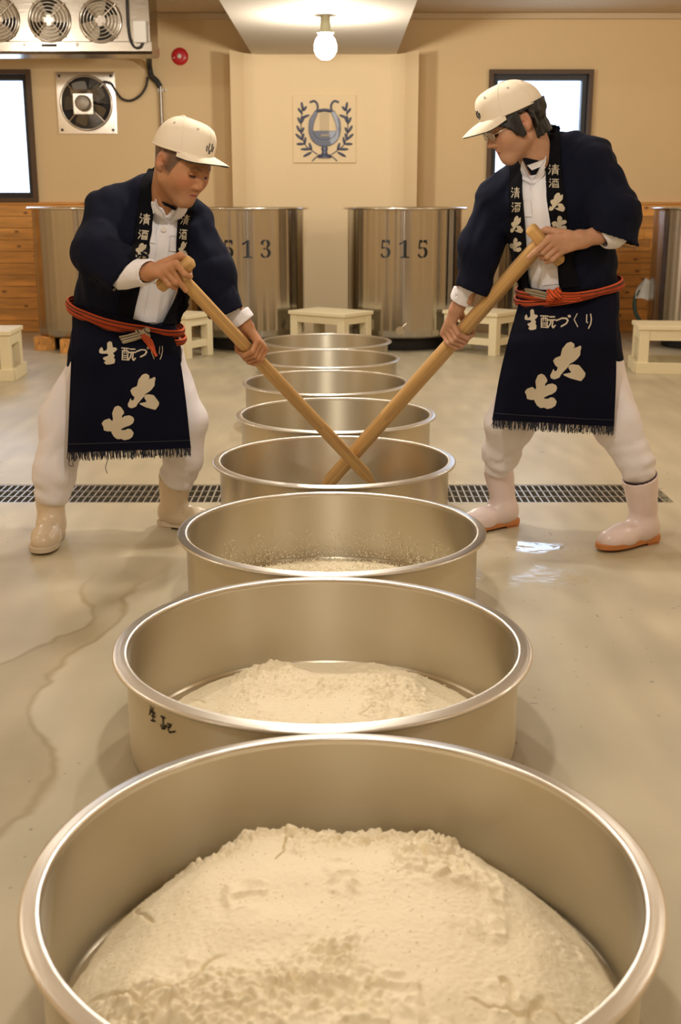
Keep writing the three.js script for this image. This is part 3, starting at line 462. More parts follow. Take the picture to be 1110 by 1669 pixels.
function surf(f, lo, hi, c, colorFn) {   // surface nets
  const nx = Math.ceil((hi[0] - lo[0]) / c) + 1, ny = Math.ceil((hi[1] - lo[1]) / c) + 1, nz = Math.ceil((hi[2] - lo[2]) / c) + 1, N = nx * ny * nz, g = new Float32Array(N), B = 6;
  for (let bz = 0; bz < nz; bz += B) for (let by = 0; by < ny; by += B) for (let bx = 0; bx < nx; bx += B) {
    const ex = Math.min(bx + B, nx), ey = Math.min(by + B, ny), ez = Math.min(bz + B, nz);
    const d = f(lo[0] + (bx + ex - 1) / 2 * c, lo[1] + (by + ey - 1) / 2 * c, lo[2] + (bz + ez - 1) / 2 * c);
    const skip = Math.abs(d) > c * B * 1.5;
    for (let k = bz; k < ez; k++) for (let j = by; j < ey; j++) { let o = (k * ny + j) * nx + bx; for (let i = bx; i < ex; i++, o++) g[o] = skip ? d : f(lo[0] + i * c, lo[1] + j * c, lo[2] + k * c); }
  }
  const id = new Int32Array(N).fill(-1), pos = [], idx = [];
  const E = [[0, 1], [2, 3], [4, 5], [6, 7], [0, 2], [1, 3], [4, 6], [5, 7], [0, 4], [1, 5], [2, 6], [3, 7]], off = [0, 1, nx, nx + 1, nx * ny, nx * ny + 1, nx * ny + nx, nx * ny + nx + 1];
  for (let k = 0; k < nz - 1; k++) for (let j = 0; j < ny - 1; j++) for (let i = 0; i < nx - 1; i++) {
    const o = (k * ny + j) * nx + i; let m = 0; for (let q = 0; q < 8; q++) if (g[o + off[q]] < 0) m |= 1 << q;
    if (m === 0 || m === 255) continue;
    let n = 0, X = 0, Y = 0, Z = 0;
    for (const [a, b] of E) { if (((m >> a) & 1) === ((m >> b) & 1)) continue; const ga = g[o + off[a]], gb = g[o + off[b]], t = ga / (ga - gb); X += (a & 1) + ((b & 1) - (a & 1)) * t; Y += (a >> 1 & 1) + ((b >> 1 & 1) - (a >> 1 & 1)) * t; Z += (a >> 2) + ((b >> 2) - (a >> 2)) * t; n++; }
    id[o] = pos.length / 3; pos.push(lo[0] + (i + X / n) * c, lo[1] + (j + Y / n) * c, lo[2] + (k + Z / n) * c);
  }
  const quad = (a, b, cc, d, flip) => { if (a < 0 || b < 0 || cc < 0 || d < 0) return; if (flip) idx.push(a, cc, b, a, d, cc); else idx.push(a, b, cc, a, cc, d); };
  for (let k = 1; k < nz - 1; k++) for (let j = 1; j < ny - 1; j++) for (let i = 1; i < nx - 1; i++) {
    const o = (k * ny + j) * nx + i, s = g[o] < 0;
    if (s !== (g[o + 1] < 0)) quad(id[o - nx - nx * ny], id[o - nx * ny], id[o], id[o - nx], !s);
    if (s !== (g[o + nx] < 0)) quad(id[o - 1 - nx * ny], id[o - 1], id[o], id[o - nx * ny], !s);
    if (s !== (g[o + nx * ny] < 0)) quad(id[o - 1 - nx], id[o - nx], id[o], id[o - 1], !s);
  }
  const geo = new THREE.BufferGeometry(), nv = pos.length / 3, uv = new Float32Array(nv * 2);
  for (let i = 0; i < nv; i++) { uv[i * 2] = pos[i * 3] + pos[i * 3 + 2] * 0.7; uv[i * 2 + 1] = pos[i * 3 + 1]; }
  geo.setAttribute('position', new THREE.Float32BufferAttribute(pos, 3)); geo.setAttribute('uv', new THREE.BufferAttribute(uv, 2)); geo.setIndex(idx); geo.computeVertexNormals();
  if (colorFn) { const col = new Float32Array(nv * 3), nr = geo.attributes.normal; for (let i = 0; i < nv; i++) { const q = colorFn(pos[i * 3], pos[i * 3 + 1], pos[i * 3 + 2], nr.getX(i), nr.getY(i), nr.getZ(i)); col[i * 3] = q[0]; col[i * 3 + 1] = q[1]; col[i * 3 + 2] = q[2]; } geo.setAttribute('color', new THREE.BufferAttribute(col, 3)); }
  return geo;
}
function around(pts, m) { const lo = [1e9, 1e9, 1e9], hi = [-1e9, -1e9, -1e9]; for (const p of pts) [p.x, p.y, p.z].forEach((v, i) => { lo[i] = Math.min(lo[i], v - m); hi[i] = Math.max(hi[i], v + m); }); return [lo, hi]; }
function hit(f, px, py, D0 = 3.3, D1 = 4.9) {   // where the line of sight meets a surface (or comes closest)
  const d = ray(px, py).normalize(), o = V(0, CH, 0); let t = D0 / -d.z, best = 1e9, bt = t;
  for (let i = 0; i < 400 && t < D1 / -d.z; i++) { const s = f(o.x + d.x * t, o.y + d.y * t, o.z + d.z * t); if (s < best) { best = s; bt = t; } if (s < 0.0004) break; t += Math.max(0.0006, s * 0.7); }
  return o.addScaledVector(d, bt);
}
const grad = (f, p, e = 0.004) => V(f(p.x + e, p.y, p.z) - f(p.x - e, p.y, p.z), f(p.x, p.y + e, p.z) - f(p.x, p.y - e, p.z), f(p.x, p.y, p.z + e) - f(p.x, p.y, p.z - e)).normalize();
// A cloth patch between cross lines [ax, ay, bx, by]: laid on a surface, or hung at given distances; with thickness.
function patch(lines, nu, nv, place, lift, thick) {
  const cs = [0, 1].map((s) => new THREE.CatmullRomCurve3(lines.map((l) => V(l[s * 2], l[s * 2 + 1], 0)), false, 'centripetal'));
  const pts = [], pxs = [];
  for (let j = 0; j <= nv; j++) { const a = cs[0].getPoint(j / nv), b = cs[1].getPoint(j / nv); for (let i = 0; i <= nu; i++) { const x = lerp(a.x, b.x, i / nu), y = lerp(a.y, b.y, i / nu); pts.push(place(x, y, i / nu, j / nv)); pxs.push([x, y]); } }
  for (let s = 0; s < 2; s++) { const cp = pts.map((p) => p.clone()); for (let j = 1; j < nv; j++) for (let i = 1; i < nu; i++) { const o = j * (nu + 1) + i; pts[o].copy(cp[o]).multiplyScalar(0.5).addScaledVector(cp[o - 1], 0.125).addScaledVector(cp[o + 1], 0.125).addScaledVector(cp[o - nu - 1], 0.125).addScaledVector(cp[o + nu + 1], 0.125); } }
  const W = nu + 1, out = [], uv = [], idx = [], view = V();
  const norms = pts.map((p, o) => { const i = o % W, j = Math.floor(o / W); const a = pts[j * W + Math.min(nu, i + 1)].clone().sub(pts[j * W + Math.max(0, i - 1)]), b = pts[Math.min(nv, j + 1) * W + i].clone().sub(pts[Math.max(0, j - 1) * W + i]); const n = b.cross(a).normalize(); view.set(0, CH, 0).sub(p); if (n.dot(view) < 0) n.negate(); return n; });
  for (const s of [0, 1]) pts.forEach((p, o) => { const q = p.clone().addScaledVector(norms[o], lift - s * thick); out.push(q.x, q.y, q.z); uv.push((o % W) / nu, 1 - Math.floor(o / W) / nv); });
  const n = pts.length; const v0 = V(out[0], out[1], out[2]), v1 = V(out[3], out[4], out[5]), v2 = V(out[W * 3], out[W * 3 + 1], out[W * 3 + 2]); const fl = v1.sub(v0).cross(v2.sub(v0)).dot(norms[0]) < 0;
  const tri = (a, b, c) => (fl ? idx.push(a, c, b) : idx.push(a, b, c));
  for (let j = 0; j < nv; j++) for (let i = 0; i < nu; i++) { const a = j * W + i; tri(a, a + 1, a + W); tri(a + 1, a + W + 1, a + W); tri(n + a, n + a + W, n + a + 1); tri(n + a + 1, n + a + W, n + a + W + 1); }
  const edge = (a, b) => { tri(a, n + a, b); tri(b, n + a, n + b); };
  for (let i = 0; i < nu; i++) { edge(i + 1, i); edge(nv * W + i, nv * W + i + 1); } for (let j = 0; j < nv; j++) { edge(j * W, (j + 1) * W); edge((j + 1) * W + nu, j * W + nu); }
  const g = new THREE.BufferGeometry(); g.setAttribute('position', new THREE.Float32BufferAttribute(out, 3)); g.setAttribute('uv', new THREE.Float32BufferAttribute(uv, 2)); g.setIndex(idx); g.computeVertexNormals();
  g.userData = { pts, norms, W, nu, nv }; return g;
}
// ── brush lettering, drawn in picture-pixel positions mapped onto a cloth
const PRINT = '#cfc4ae';
function blob(c, pts) { c.beginPath(); const n = pts.length / 2; for (let i = 0; i < n; i++) { const x = pts[i * 2], y = pts[i * 2 + 1], x2 = pts[(i * 2 + 2) % (n * 2)], y2 = pts[(i * 2 + 3) % (n * 2)]; const ax = lerp(x, x2, 0.15), ay = lerp(y, y2, 0.15), bx = lerp(x, x2, 0.85), by = lerp(y, y2, 0.85); if (!i) c.moveTo(ax, ay); else c.quadraticCurveTo(x, y, ax, ay); c.lineTo(bx, by); } c.closePath(); c.fill(); c.strokeStyle = c.fillStyle; c.lineJoin = 'round'; c.stroke(); }
const DAI = [[545, 537, 575, 555, 578, 580, 560, 600, 600, 590, 635, 572, 640, 590, 632, 620, 630, 660, 600, 700, 570, 725, 535, 745, 520, 775, 480, 820, 455, 850, 440, 880, 395, 897, 365, 885, 358, 860, 375, 825, 385, 800, 395, 825, 420, 815, 430, 780, 405, 760, 385, 715, 405, 690, 455, 670, 470, 600, 510, 550], [575, 755, 620, 762, 650, 800, 678, 840, 672, 870, 640, 912, 610, 905, 540, 885, 490, 860, 480, 850, 540, 838, 555, 830, 530, 790, 530, 770, 550, 755]];
const SHICHI = [[265, 865, 295, 880, 325, 925, 325, 945, 305, 965, 300, 1000, 340, 975, 385, 968, 420, 985, 432, 1010, 420, 1045, 385, 1070, 340, 1085, 290, 1110, 300, 1125, 340, 1125, 370, 1110, 400, 1115, 427, 1150, 415, 1190, 380, 1215, 330, 1225, 300, 1210, 260, 1215, 225, 1190, 200, 1150, 195, 1130, 150, 1130, 115, 1120, 110, 1085, 92, 1050, 115, 1020, 170, 1000, 200, 1030, 215, 1010, 205, 940, 230, 880]];
const IKI = [[180, 225, 205, 235, 215, 290, 245, 290, 262, 305, 240, 330, 215, 345, 235, 370, 225, 395, 240, 410, 235, 450, 190, 460, 150, 462, 125, 440, 150, 430, 118, 405, 120, 390, 170, 375, 165, 350, 130, 350, 100, 350, 78, 340, 80, 310, 100, 285, 112, 300, 120, 330, 155, 315, 160, 290, 158, 245]];
const bounds = (bs) => { let a = [1e9, 1e9, -1e9, -1e9]; for (const b of bs) for (let i = 0; i < b.length; i += 2) a = [Math.min(a[0], b[i]), Math.min(a[1], b[i + 1]), Math.max(a[2], b[i]), Math.max(a[3], b[i + 1])]; return a; };
const SAN = [[9, 12, 8, 12, 22, 24], [9, 3, 38, 17, 48], [10, 6, 92, 24, 62]];
const GLYPH = {   // strokes: width, then points in a 100-unit box
  motoh: [[9, 0, 12, 50, 12], [8, 6, 30, 8, 95], [8, 6, 30, 46, 30, 46, 95], [7, 19, 12, 19, 50], [7, 34, 12, 34, 50], [7, 8, 64, 44, 64], [7, 8, 78, 44, 78], [8, 8, 94, 46, 94], [10, 60, 16, 92, 14], [10, 54, 40, 99, 36], [10, 70, 42, 66, 70, 52, 94], [10, 82, 42, 80, 84, 88, 94, 99, 78]],
  dzu: [[12, 2, 42, 40, 24, 72, 26, 82, 44, 70, 68, 36, 90], [9, 84, 2, 91, 16], [9, 94, 0, 100, 12]],
  ku: [[12, 68, 2, 28, 46, 72, 98]],
  ri: [[13, 24, 10, 20, 56, 32, 62], [14, 68, 6, 76, 40, 66, 72, 42, 98]],
  sei: [...SAN, [9, 38, 17, 96, 17], [8, 44, 31, 90, 31], [9, 32, 46, 99, 46], [9, 66, 4, 66, 46], [9, 46, 58, 42, 98], [9, 46, 58, 88, 58, 88, 97], [8, 46, 71, 86, 71], [8, 46, 84, 86, 84]],
  shu: [...SAN, [10, 32, 13, 99, 13], [8, 38, 34, 38, 97], [8, 38, 34, 93, 34, 93, 97], [8, 56, 14, 54, 50], [8, 76, 14, 76, 50], [8, 40, 66, 92, 66], [8, 40, 80, 92, 80], [9, 38, 96, 93, 96]],
};
function strokes(c, name, map, cx, cy, w, h, rot = 0) {
  c.strokeStyle = PRINT; c.lineCap = c.lineJoin = 'round';
  const cs = Math.cos(rot), sn = Math.sin(rot), k = (x, y) => { const a = (x - 50) / 100 * w, b = (y - 50) / 100 * h; return map(cx + a * cs - b * sn, cy + a * sn + b * cs); };
  for (const s of GLYPH[name]) { const q = k(50, 50), q2 = k(51, 50); c.lineWidth = s[0] * Math.hypot(q2[0] - q[0], q2[1] - q[1]); c.beginPath(); for (let i = 1; i < s.length; i += 2) { const [x, y] = k(s[i], s[i + 1]); i === 1 ? c.moveTo(x, y) : c.lineTo(x, y); } c.stroke(); }
}
function brush(c, bs, map, cx, cy, w0, h0) { const w = w0 * 0.95, h = h0 * 0.95; c.fillStyle = PRINT; { const p = map(cx, cy), q = map(cx + w * 0.022, cy); c.lineWidth = Math.abs(q[0] - p[0]); } const [a, b, d, e] = bounds(bs); for (const s of bs) { const o = []; for (let i = 0; i < s.length; i += 2) o.push(...map(cx + ((s[i] - a) / (d - a) - 0.5) * w, cy + ((s[i + 1] - b) / (e - b) - 0.5) * h)); blob(c, o); } }
function printed(w, h, base, draw) {
  const t = canvasTex(w, h, (c) => { c.fillStyle = base; c.fillRect(0, 0, w, h); draw(c); });
  return phys({ map: t, roughness: 0.95, specularIntensity: 0.3, bumpMap: M.navy.bumpMap, bumpScale: 0.0005 });
}
// inverse of a patch's cross lines for mostly vertical cloths: picture pixel -> canvas pixel
function inverse(lines, W, H) {
  return (px, py) => {
    let best = [1e9, 0, 0];
    const cs = [0, 1].map((s) => new THREE.CatmullRomCurve3(lines.map((l) => V(l[s * 2], l[s * 2 + 1], 0)), false, 'centripetal'));
    let lo = -0.1, hi = 1.1;
    for (let it = 0; it < 30; it++) { const v = (lo + hi) / 2, vc = clamp(v, 0, 1), a = cs[0].getPoint(vc), b = cs[1].getPoint(vc), u = (px - a.x) / (b.x - a.x), y = lerp(a.y, b.y, u) + (v - vc) * 200; best = [0, u, v]; if (y > py) hi = v; else lo = v; }
    return [best[1] * W, best[2] * H];
  };
}

// ───────────────────────── heads ─────────────────────────
function headField(o) {   // local: face +z, up +y, metres
  const k = o.wide ?? 1, F = [
    ell([0, 0.036, -0.014], [0.076 * k, 0.088, 0.098]),
    ell([0, -0.025, 0.024], [0.064 * k, 0.086, 0.066]),
    ell([0, -0.002, 0.030], [0.066 * k, 0.060, 0.062]),
    cone(V(-0.047 * k, -0.058, 0.004), V(-0.012, -0.094, 0.064), 0.024, 0.018), cone(V(0.047 * k, -0.058, 0.004), V(0.012, -0.094, 0.064), 0.024, 0.018),
    cone(V(-0.01, -0.098, 0.068), V(0.01, -0.098, 0.068), 0.0165, 0.0165),
    ell([-0.040 * k, -0.030, 0.054], [0.028, 0.030, 0.028]), ell([0.040 * k, -0.030, 0.054], [0.028, 0.030, 0.028]),
    ell([0, -0.060, 0.062], [0.032, 0.028, 0.028]),
  ];
  const skull = blend(F, 0.03);
  const brow = [cone(V(-0.014, 0.020, 0.086), V(-0.050 * k, 0.022, 0.062), 0.0085, 0.008), cone(V(0.014, 0.020, 0.086), V(0.050 * k, 0.022, 0.062), 0.0085, 0.008)];
  const nose = blend([cone(V(0, 0.012, 0.088), V(0, -0.028, o.nose ?? 0.107), 0.0072, 0.0105), ell([-0.0115, -0.035, 0.096], [0.0085, 0.0075, 0.010]), ell([0.0115, -0.035, 0.096], [0.0085, 0.0075, 0.010]), ell([0, -0.036, 0.100], [0.008, 0.006, 0.009])], 0.007);
  const socket = [ell([-0.031, 0.003, 0.093], [0.019, 0.011, 0.017]), ell([0.031, 0.003, 0.093], [0.019, 0.011, 0.017])];
  const lid = [ell([-0.031, 0.0025, 0.0715], [0.0165, 0.0095, 0.0125]), ell([0.031, 0.0025, 0.0715], [0.0165, 0.0095, 0.0125])];
  const slit = [cone(V(-0.019, -0.0035, 0.0845), V(-0.044, -0.0035, 0.0765), 0.0013, 0.0013), cone(V(0.019, -0.0035, 0.0845), V(0.044, -0.0035, 0.0765), 0.0013, 0.0013)];
  const lips = blend([cone(V(-0.017, -0.0625, 0.0845), V(-0.003, -0.0605, 0.0925), 0.0045, 0.006), cone(V(0.017, -0.0625, 0.0845), V(0.003, -0.0605, 0.0925), 0.0045, 0.006), cone(V(-0.012, -0.0705, 0.0855), V(0.012, -0.0705, 0.0855), 0.0062, 0.0062)], 0.005);
  const mouth = cone(V(-0.021, -0.0655, 0.087), V(0.021, -0.0655, 0.087), 0.0015, 0.0015), mid = ell([0, -0.0655, 0.099], [0.018, 0.0016, 0.009]);
  const ear = [-1, 1].map((s) => { const e = ell([s * 0.079 * k, -0.004, -0.016], [0.0115, 0.031, 0.0185]), lobe = ell([s * 0.076 * k, -0.030, -0.008], [0.007, 0.011, 0.010]), h = ell([s * 0.090 * k, -0.001, -0.010], [0.0075, 0.0205, 0.0105]), h2 = ell([s * 0.084 * k, -0.008, -0.002], [0.006, 0.008, 0.006]); return (x, y, z) => Math.max(Math.max(smin(e(x, y, z), lobe(x, y, z), 0.01), -h(x, y, z)), -h2(x, y, z)); });
  return (x, y, z) => {
    let d = skull(x, y, z);
    if (d > 0.06) return d - 0.03;
    d = smin(d, brow[0](x, y, z), 0.014); d = smin(d, brow[1](x, y, z), 0.014);
    d = smax(d, -socket[0](x, y, z), 0.014); d = smax(d, -socket[1](x, y, z), 0.014);
    d = smin(d, nose(x, y, z), 0.012);
    d = smin(d, lid[0](x, y, z), 0.004); d = smin(d, lid[1](x, y, z), 0.004);
    d = smax(d, -slit[0](x, y, z), 0.0015); d = smax(d, -slit[1](x, y, z), 0.0015);
    d = smin(d, lips(x, y, z), 0.004); d = smax(d, -Math.min(mouth(x, y, z), mid(x, y, z)), 0.002);
    d = smin(d, ear[0](x, y, z), 0.006); d = smin(d, ear[1](x, y, z), 0.006);
    return d;
  };
}
function frame(o) {   // head placement: yaw, pitch, roll in degrees
  const g = new THREE.Object3D(); g.rotation.order = 'YXZ'; g.rotation.set(o.pitch * Math.PI / 180, o.yaw * Math.PI / 180, (o.roll ?? 0) * Math.PI / 180); g.position.copy(o.at); g.scale.setScalar(o.scale ?? 1); g.updateMatrixWorld(true);
  const inv = g.matrixWorld.clone().invert(), e = inv.elements, s = o.scale ?? 1;
  return { g, m: g.matrixWorld, loc: (x, y, z) => [e[0] * x + e[4] * y + e[8] * z + e[12], e[1] * x + e[5] * y + e[9] * z + e[13], e[2] * x + e[6] * y + e[10] * z + e[14]], s };
}
const bump = (x, y, z, cx, cy, cz, r) => Math.exp(-((x - cx) ** 2 + (y - cy) ** 2 + (z - cz) ** 2) / (r * r));
function faceColor(o) {
  return (x, y, z) => {
    const b = o.skin; let r = b[0], g = b[1], bl = b[2];
    const n = 1 + 0.07 * noise(x * 60, y * 60, z * 60) + 0.04 * noise(x * 160, y * 160, z * 160); r *= n; g *= n; bl *= n;
    const ax = Math.abs(x), mix = (t, c) => { r = lerp(r, c[0], t); g = lerp(g, c[1], t); bl = lerp(bl, c[2], t); };
    mix(0.42 * o.flush * bump(ax, y, z, 0.042, -0.026, 0.075, 0.026), [0.52, 0.13, 0.085]); mix(0.35 * bump(ax, y, z, 0, -0.032, 0.112, 0.016), [0.55, 0.19, 0.12]); mix(0.4 * bump(ax, y, z, 0.082, -0.004, -0.012, 0.028), [0.56, 0.19, 0.12]);
    if (z > 0.05) {
      const lp = Math.hypot(x / 0.021, (y + 0.0655) / 0.0105); mix(0.75 * sstep(1.1, 0.7, lp), [0.46, 0.115, 0.10]);
      mix(0.85 * sstep(0.0022, 0.0008, Math.abs(y + 0.0655)) * sstep(0.024, 0.018, ax), [0.10, 0.03, 0.025]);
      const bw = Math.abs(y - 0.0215 - 0.004 * sstep(0.012, 0.03, ax) + 0.006 * sstep(0.035, 0.054, ax)); mix(o.brow * sstep(0.0078, 0.003, bw) * sstep(0.010, 0.016, ax) * sstep(0.054, 0.046, ax) * (0.7 + 0.3 * noise(x * 600, y * 300, z * 100)), [0.02, 0.014, 0.011]);
      const el = Math.abs(y + 0.0036 - 0.0025 * Math.sin(clamp((ax - 0.016) / 0.03, 0, 1) * Math.PI) * -1); mix(0.95 * sstep(0.0040, 0.0018, el) * sstep(0.0165, 0.019, ax) * sstep(0.0475, 0.044, ax), [0.012, 0.009, 0.008]);
      mix(0.7 * bump(ax, y, z, 0.009, -0.0405, 0.100, 0.0042), [0.08, 0.025, 0.02]);
      mix(0.35 * bump(ax, y, z, 0.031, -0.014, 0.085, 0.009), [0.26, 0.11, 0.075]); mix(0.55 * sstep(0.0020, 0.0008, Math.abs(y - 0.0115 + 0.25 * Math.abs(ax - 0.031))) * sstep(0.016, 0.020, ax) * sstep(0.050, 0.044, ax), [0.16, 0.07, 0.045]); { const nl = Math.abs((ax - 0.018) - 0.45 * (-0.036 - y)); mix(0.4 * sstep(0.004, 0.001, nl) * sstep(-0.034, -0.04, y) * sstep(-0.072, -0.060, y), [0.24, 0.10, 0.065]); }
    }
    mix(0.30 * o.beard * sstep(-0.045, -0.07, y) * sstep(0.0, 0.03, z), [0.30, 0.20, 0.15]);
    if (o.crop) { // close-cropped hair: darkens the scalp itself
      const line = 0.044 - 0.075 * sstep(0.058, 0.028, z) - 0.02 * sstep(0.0, -0.06, z) + 0.004 * noise(x * 120, y * 120, z * 120);
      const t = sstep(line - 0.012, line + 0.016, y) * sstep(0.078, 0.055, z) * (1 - sstep(0.074, 0.080, ax) * sstep(0.03, -0.0, Math.abs(z + 0.014)) * sstep(0.035, 0.02, Math.abs(y + 0.004))); mix(o.crop * t * (0.85 + 0.15 * noise(x * 500, y * 500, z * 500)), [0.035, 0.030, 0.027]);
    }
    return [Math.max(0, r), Math.max(0, g), Math.max(0, bl)];
  };
}
// baseball cap in head coordinates; returns parts
function capParts(o) {
  const base = (a) => { const s = Math.sin(a), c = Math.cos(a); return [0.0845 * o.w * s, o.y0 + (o.tilt ?? 0) * (c * 0.1), (c > 0 ? 0.106 * c : o.back * c) + o.zOff]; };   // a = 0 is the front
  const NA = 96, NR = 26, pos = [], idx = [], uv = [];
  const crown = (a, t) => { const [bx, by0, bz] = base(a), c = Math.cos(a), f = Math.max(0, c), H = lerp(lerp(o.hBack, o.hFront, sstep(-1, 1, c)), (o.hBack + o.hFront) / 2, t ** 6), by = lerp(by0, o.y0, t ** 6);
    const e = 2.0 + 2.2 * f * f, rr = Math.pow(Math.max(0, 1 - Math.pow(t, e)), 1 / (2.0 + 1.5 * f * f)), seam = Math.abs(Math.sin(a * 3)) ; const shr = rr * (1 + 0.02 * t * f) * (1 - 0.004 * sstep(0.06, 0.0, seam) * sstep(1, 0.9, t));
    const tz = o.zOff - 0.006 + o.topShift; return [bx * shr, by + (H - (o.tilt ?? 0) * 0 ) * t - 0.0, lerp(tz, bz, shr)]; };
  for (let k = 0; k <= NR; k++) for (let j = 0; j < NA; j++) { const t = Math.sin(k / NR * Math.PI / 2), a = j / NA * 2 * Math.PI; const H = crown(a, t); pos.push(...H); uv.push(a * 0.1, t * 0.12); if (k) { const p = (k - 1) * NA, c = k * NA, j1 = (j + 1) % NA; idx.push(p + j, p + j1, c + j, p + j1, c + j1, c + j); } }
  const g = new THREE.BufferGeometry(); g.setAttribute('position', new THREE.Float32BufferAttribute(pos, 3)); g.setAttribute('uv', new THREE.Float32BufferAttribute(uv, 2)); g.setIndex(idx); g.computeVertexNormals();
  // brim: curved sheet, upper and lower side
  const brim = (dy) => { const p = [], ix = [], u = [], NA2 = 28, NR2 = 10; for (let k = 0; k <= NR2; k++) for (let j = 0; j <= NA2; j++) { const q = j / NA2 * 2 - 1, a = q * 1.12, [bx, by, bz] = base(a), t = k / NR2, len = o.brim * Math.pow(Math.max(0, 1 - Math.pow(Math.abs(q), 2.6)), 0.5); const z = bz + len * t, x = bx * (1 + 0.05 * t * (1 - Math.abs(q))), y = by + 0.002 + dy - o.droop * t * (0.25 + 0.75 * t) * (1 - 0.3 * q * q) * Math.min(1, len / 0.05) - 0.020 * q * q * t; p.push(x, y, z); u.push(q * 0.1, t * 0.08); if (k && j) { const A = (k - 1) * (NA2 + 1) + j - 1, C = A + NA2 + 1; dy >= 0 ? ix.push(A, C, A + 1, A + 1, C, C + 1) : ix.push(A, A + 1, C, A + 1, C + 1, C); } } const b = new THREE.BufferGeometry(); b.setAttribute('position', new THREE.Float32BufferAttribute(p, 3)); b.setAttribute('uv', new THREE.Float32BufferAttribute(u, 2)); b.setIndex(ix); b.computeVertexNormals(); return b; };
  const band = tube(Array.from({ length: 48 }, (_, j) => V(...base(j / 48 * 2 * Math.PI)).multiply(V(1.004, 1, 1.004))), 0.0032, 120, 6, true);
  const seams = [0, 60, 120, 180, 240, 300].map((d) => tube(Array.from({ length: 12 }, (_, i) => V(...crown(d * Math.PI / 180, Math.sin(i / 11.001 * Math.PI / 2)))), 0.0011, 30, 5));
  const eyelets = [30, 90, 150, 210, 270, 330].map((d) => { const p = V(...crown(d * Math.PI / 180, 0.78)), n = p.clone().sub(V(0, o.y0 + 0.02, o.zOff)).normalize(), s = new THREE.TorusGeometry(0.0035, 0.0014, 6, 12); s.applyQuaternion(new THREE.Quaternion().setFromUnitVectors(V(0, 0, 1), n)); return s.translate(p.x, p.y, p.z); });
  const topP = V(...crown(0, 1)), btn = new THREE.SphereGeometry(0.009, 16, 10); btn.scale(0.85, 0.4, 0.85); btn.translate(topP.x, topP.y + 0.0005, topP.z);
  const at = (a0, t0, l = 0.0012) => { const a = a0 * 0.62 + o.emblemAt, t = 0.30 + (t0 - 0.4) * 0.62; const p = V(...crown(a, t)); return p.add(V(Math.sin(a), 0.1, Math.cos(a)).multiplyScalar(l)); };
  const marks = [[[-0.10, 0.30], [-0.14, 0.42], [-0.10, 0.56], [-0.14, 0.64]], [[0.10, 0.30], [0.14, 0.42], [0.10, 0.56], [0.14, 0.64]], [[-0.10, 0.30], [0, 0.25], [0.10, 0.30]], [[0, 0.25], [0, 0.18]], [[-0.07, 0.17], [0.07, 0.17]], [[-0.22, 0.24], [-0.27, 0.36], [-0.26, 0.52]], [[0.22, 0.24], [0.27, 0.36], [0.26, 0.52]]].map((l) => tube(l.map(([a, t]) => at(a, t)), 0.0017, 16, 5));
  return { crown: g, brimTop: brim(0.0018), brimUnder: brim(-0.0018), trim: join([band, ...seams]), eyelets: join(eyelets), button: btn, emblem: join(marks) };
}
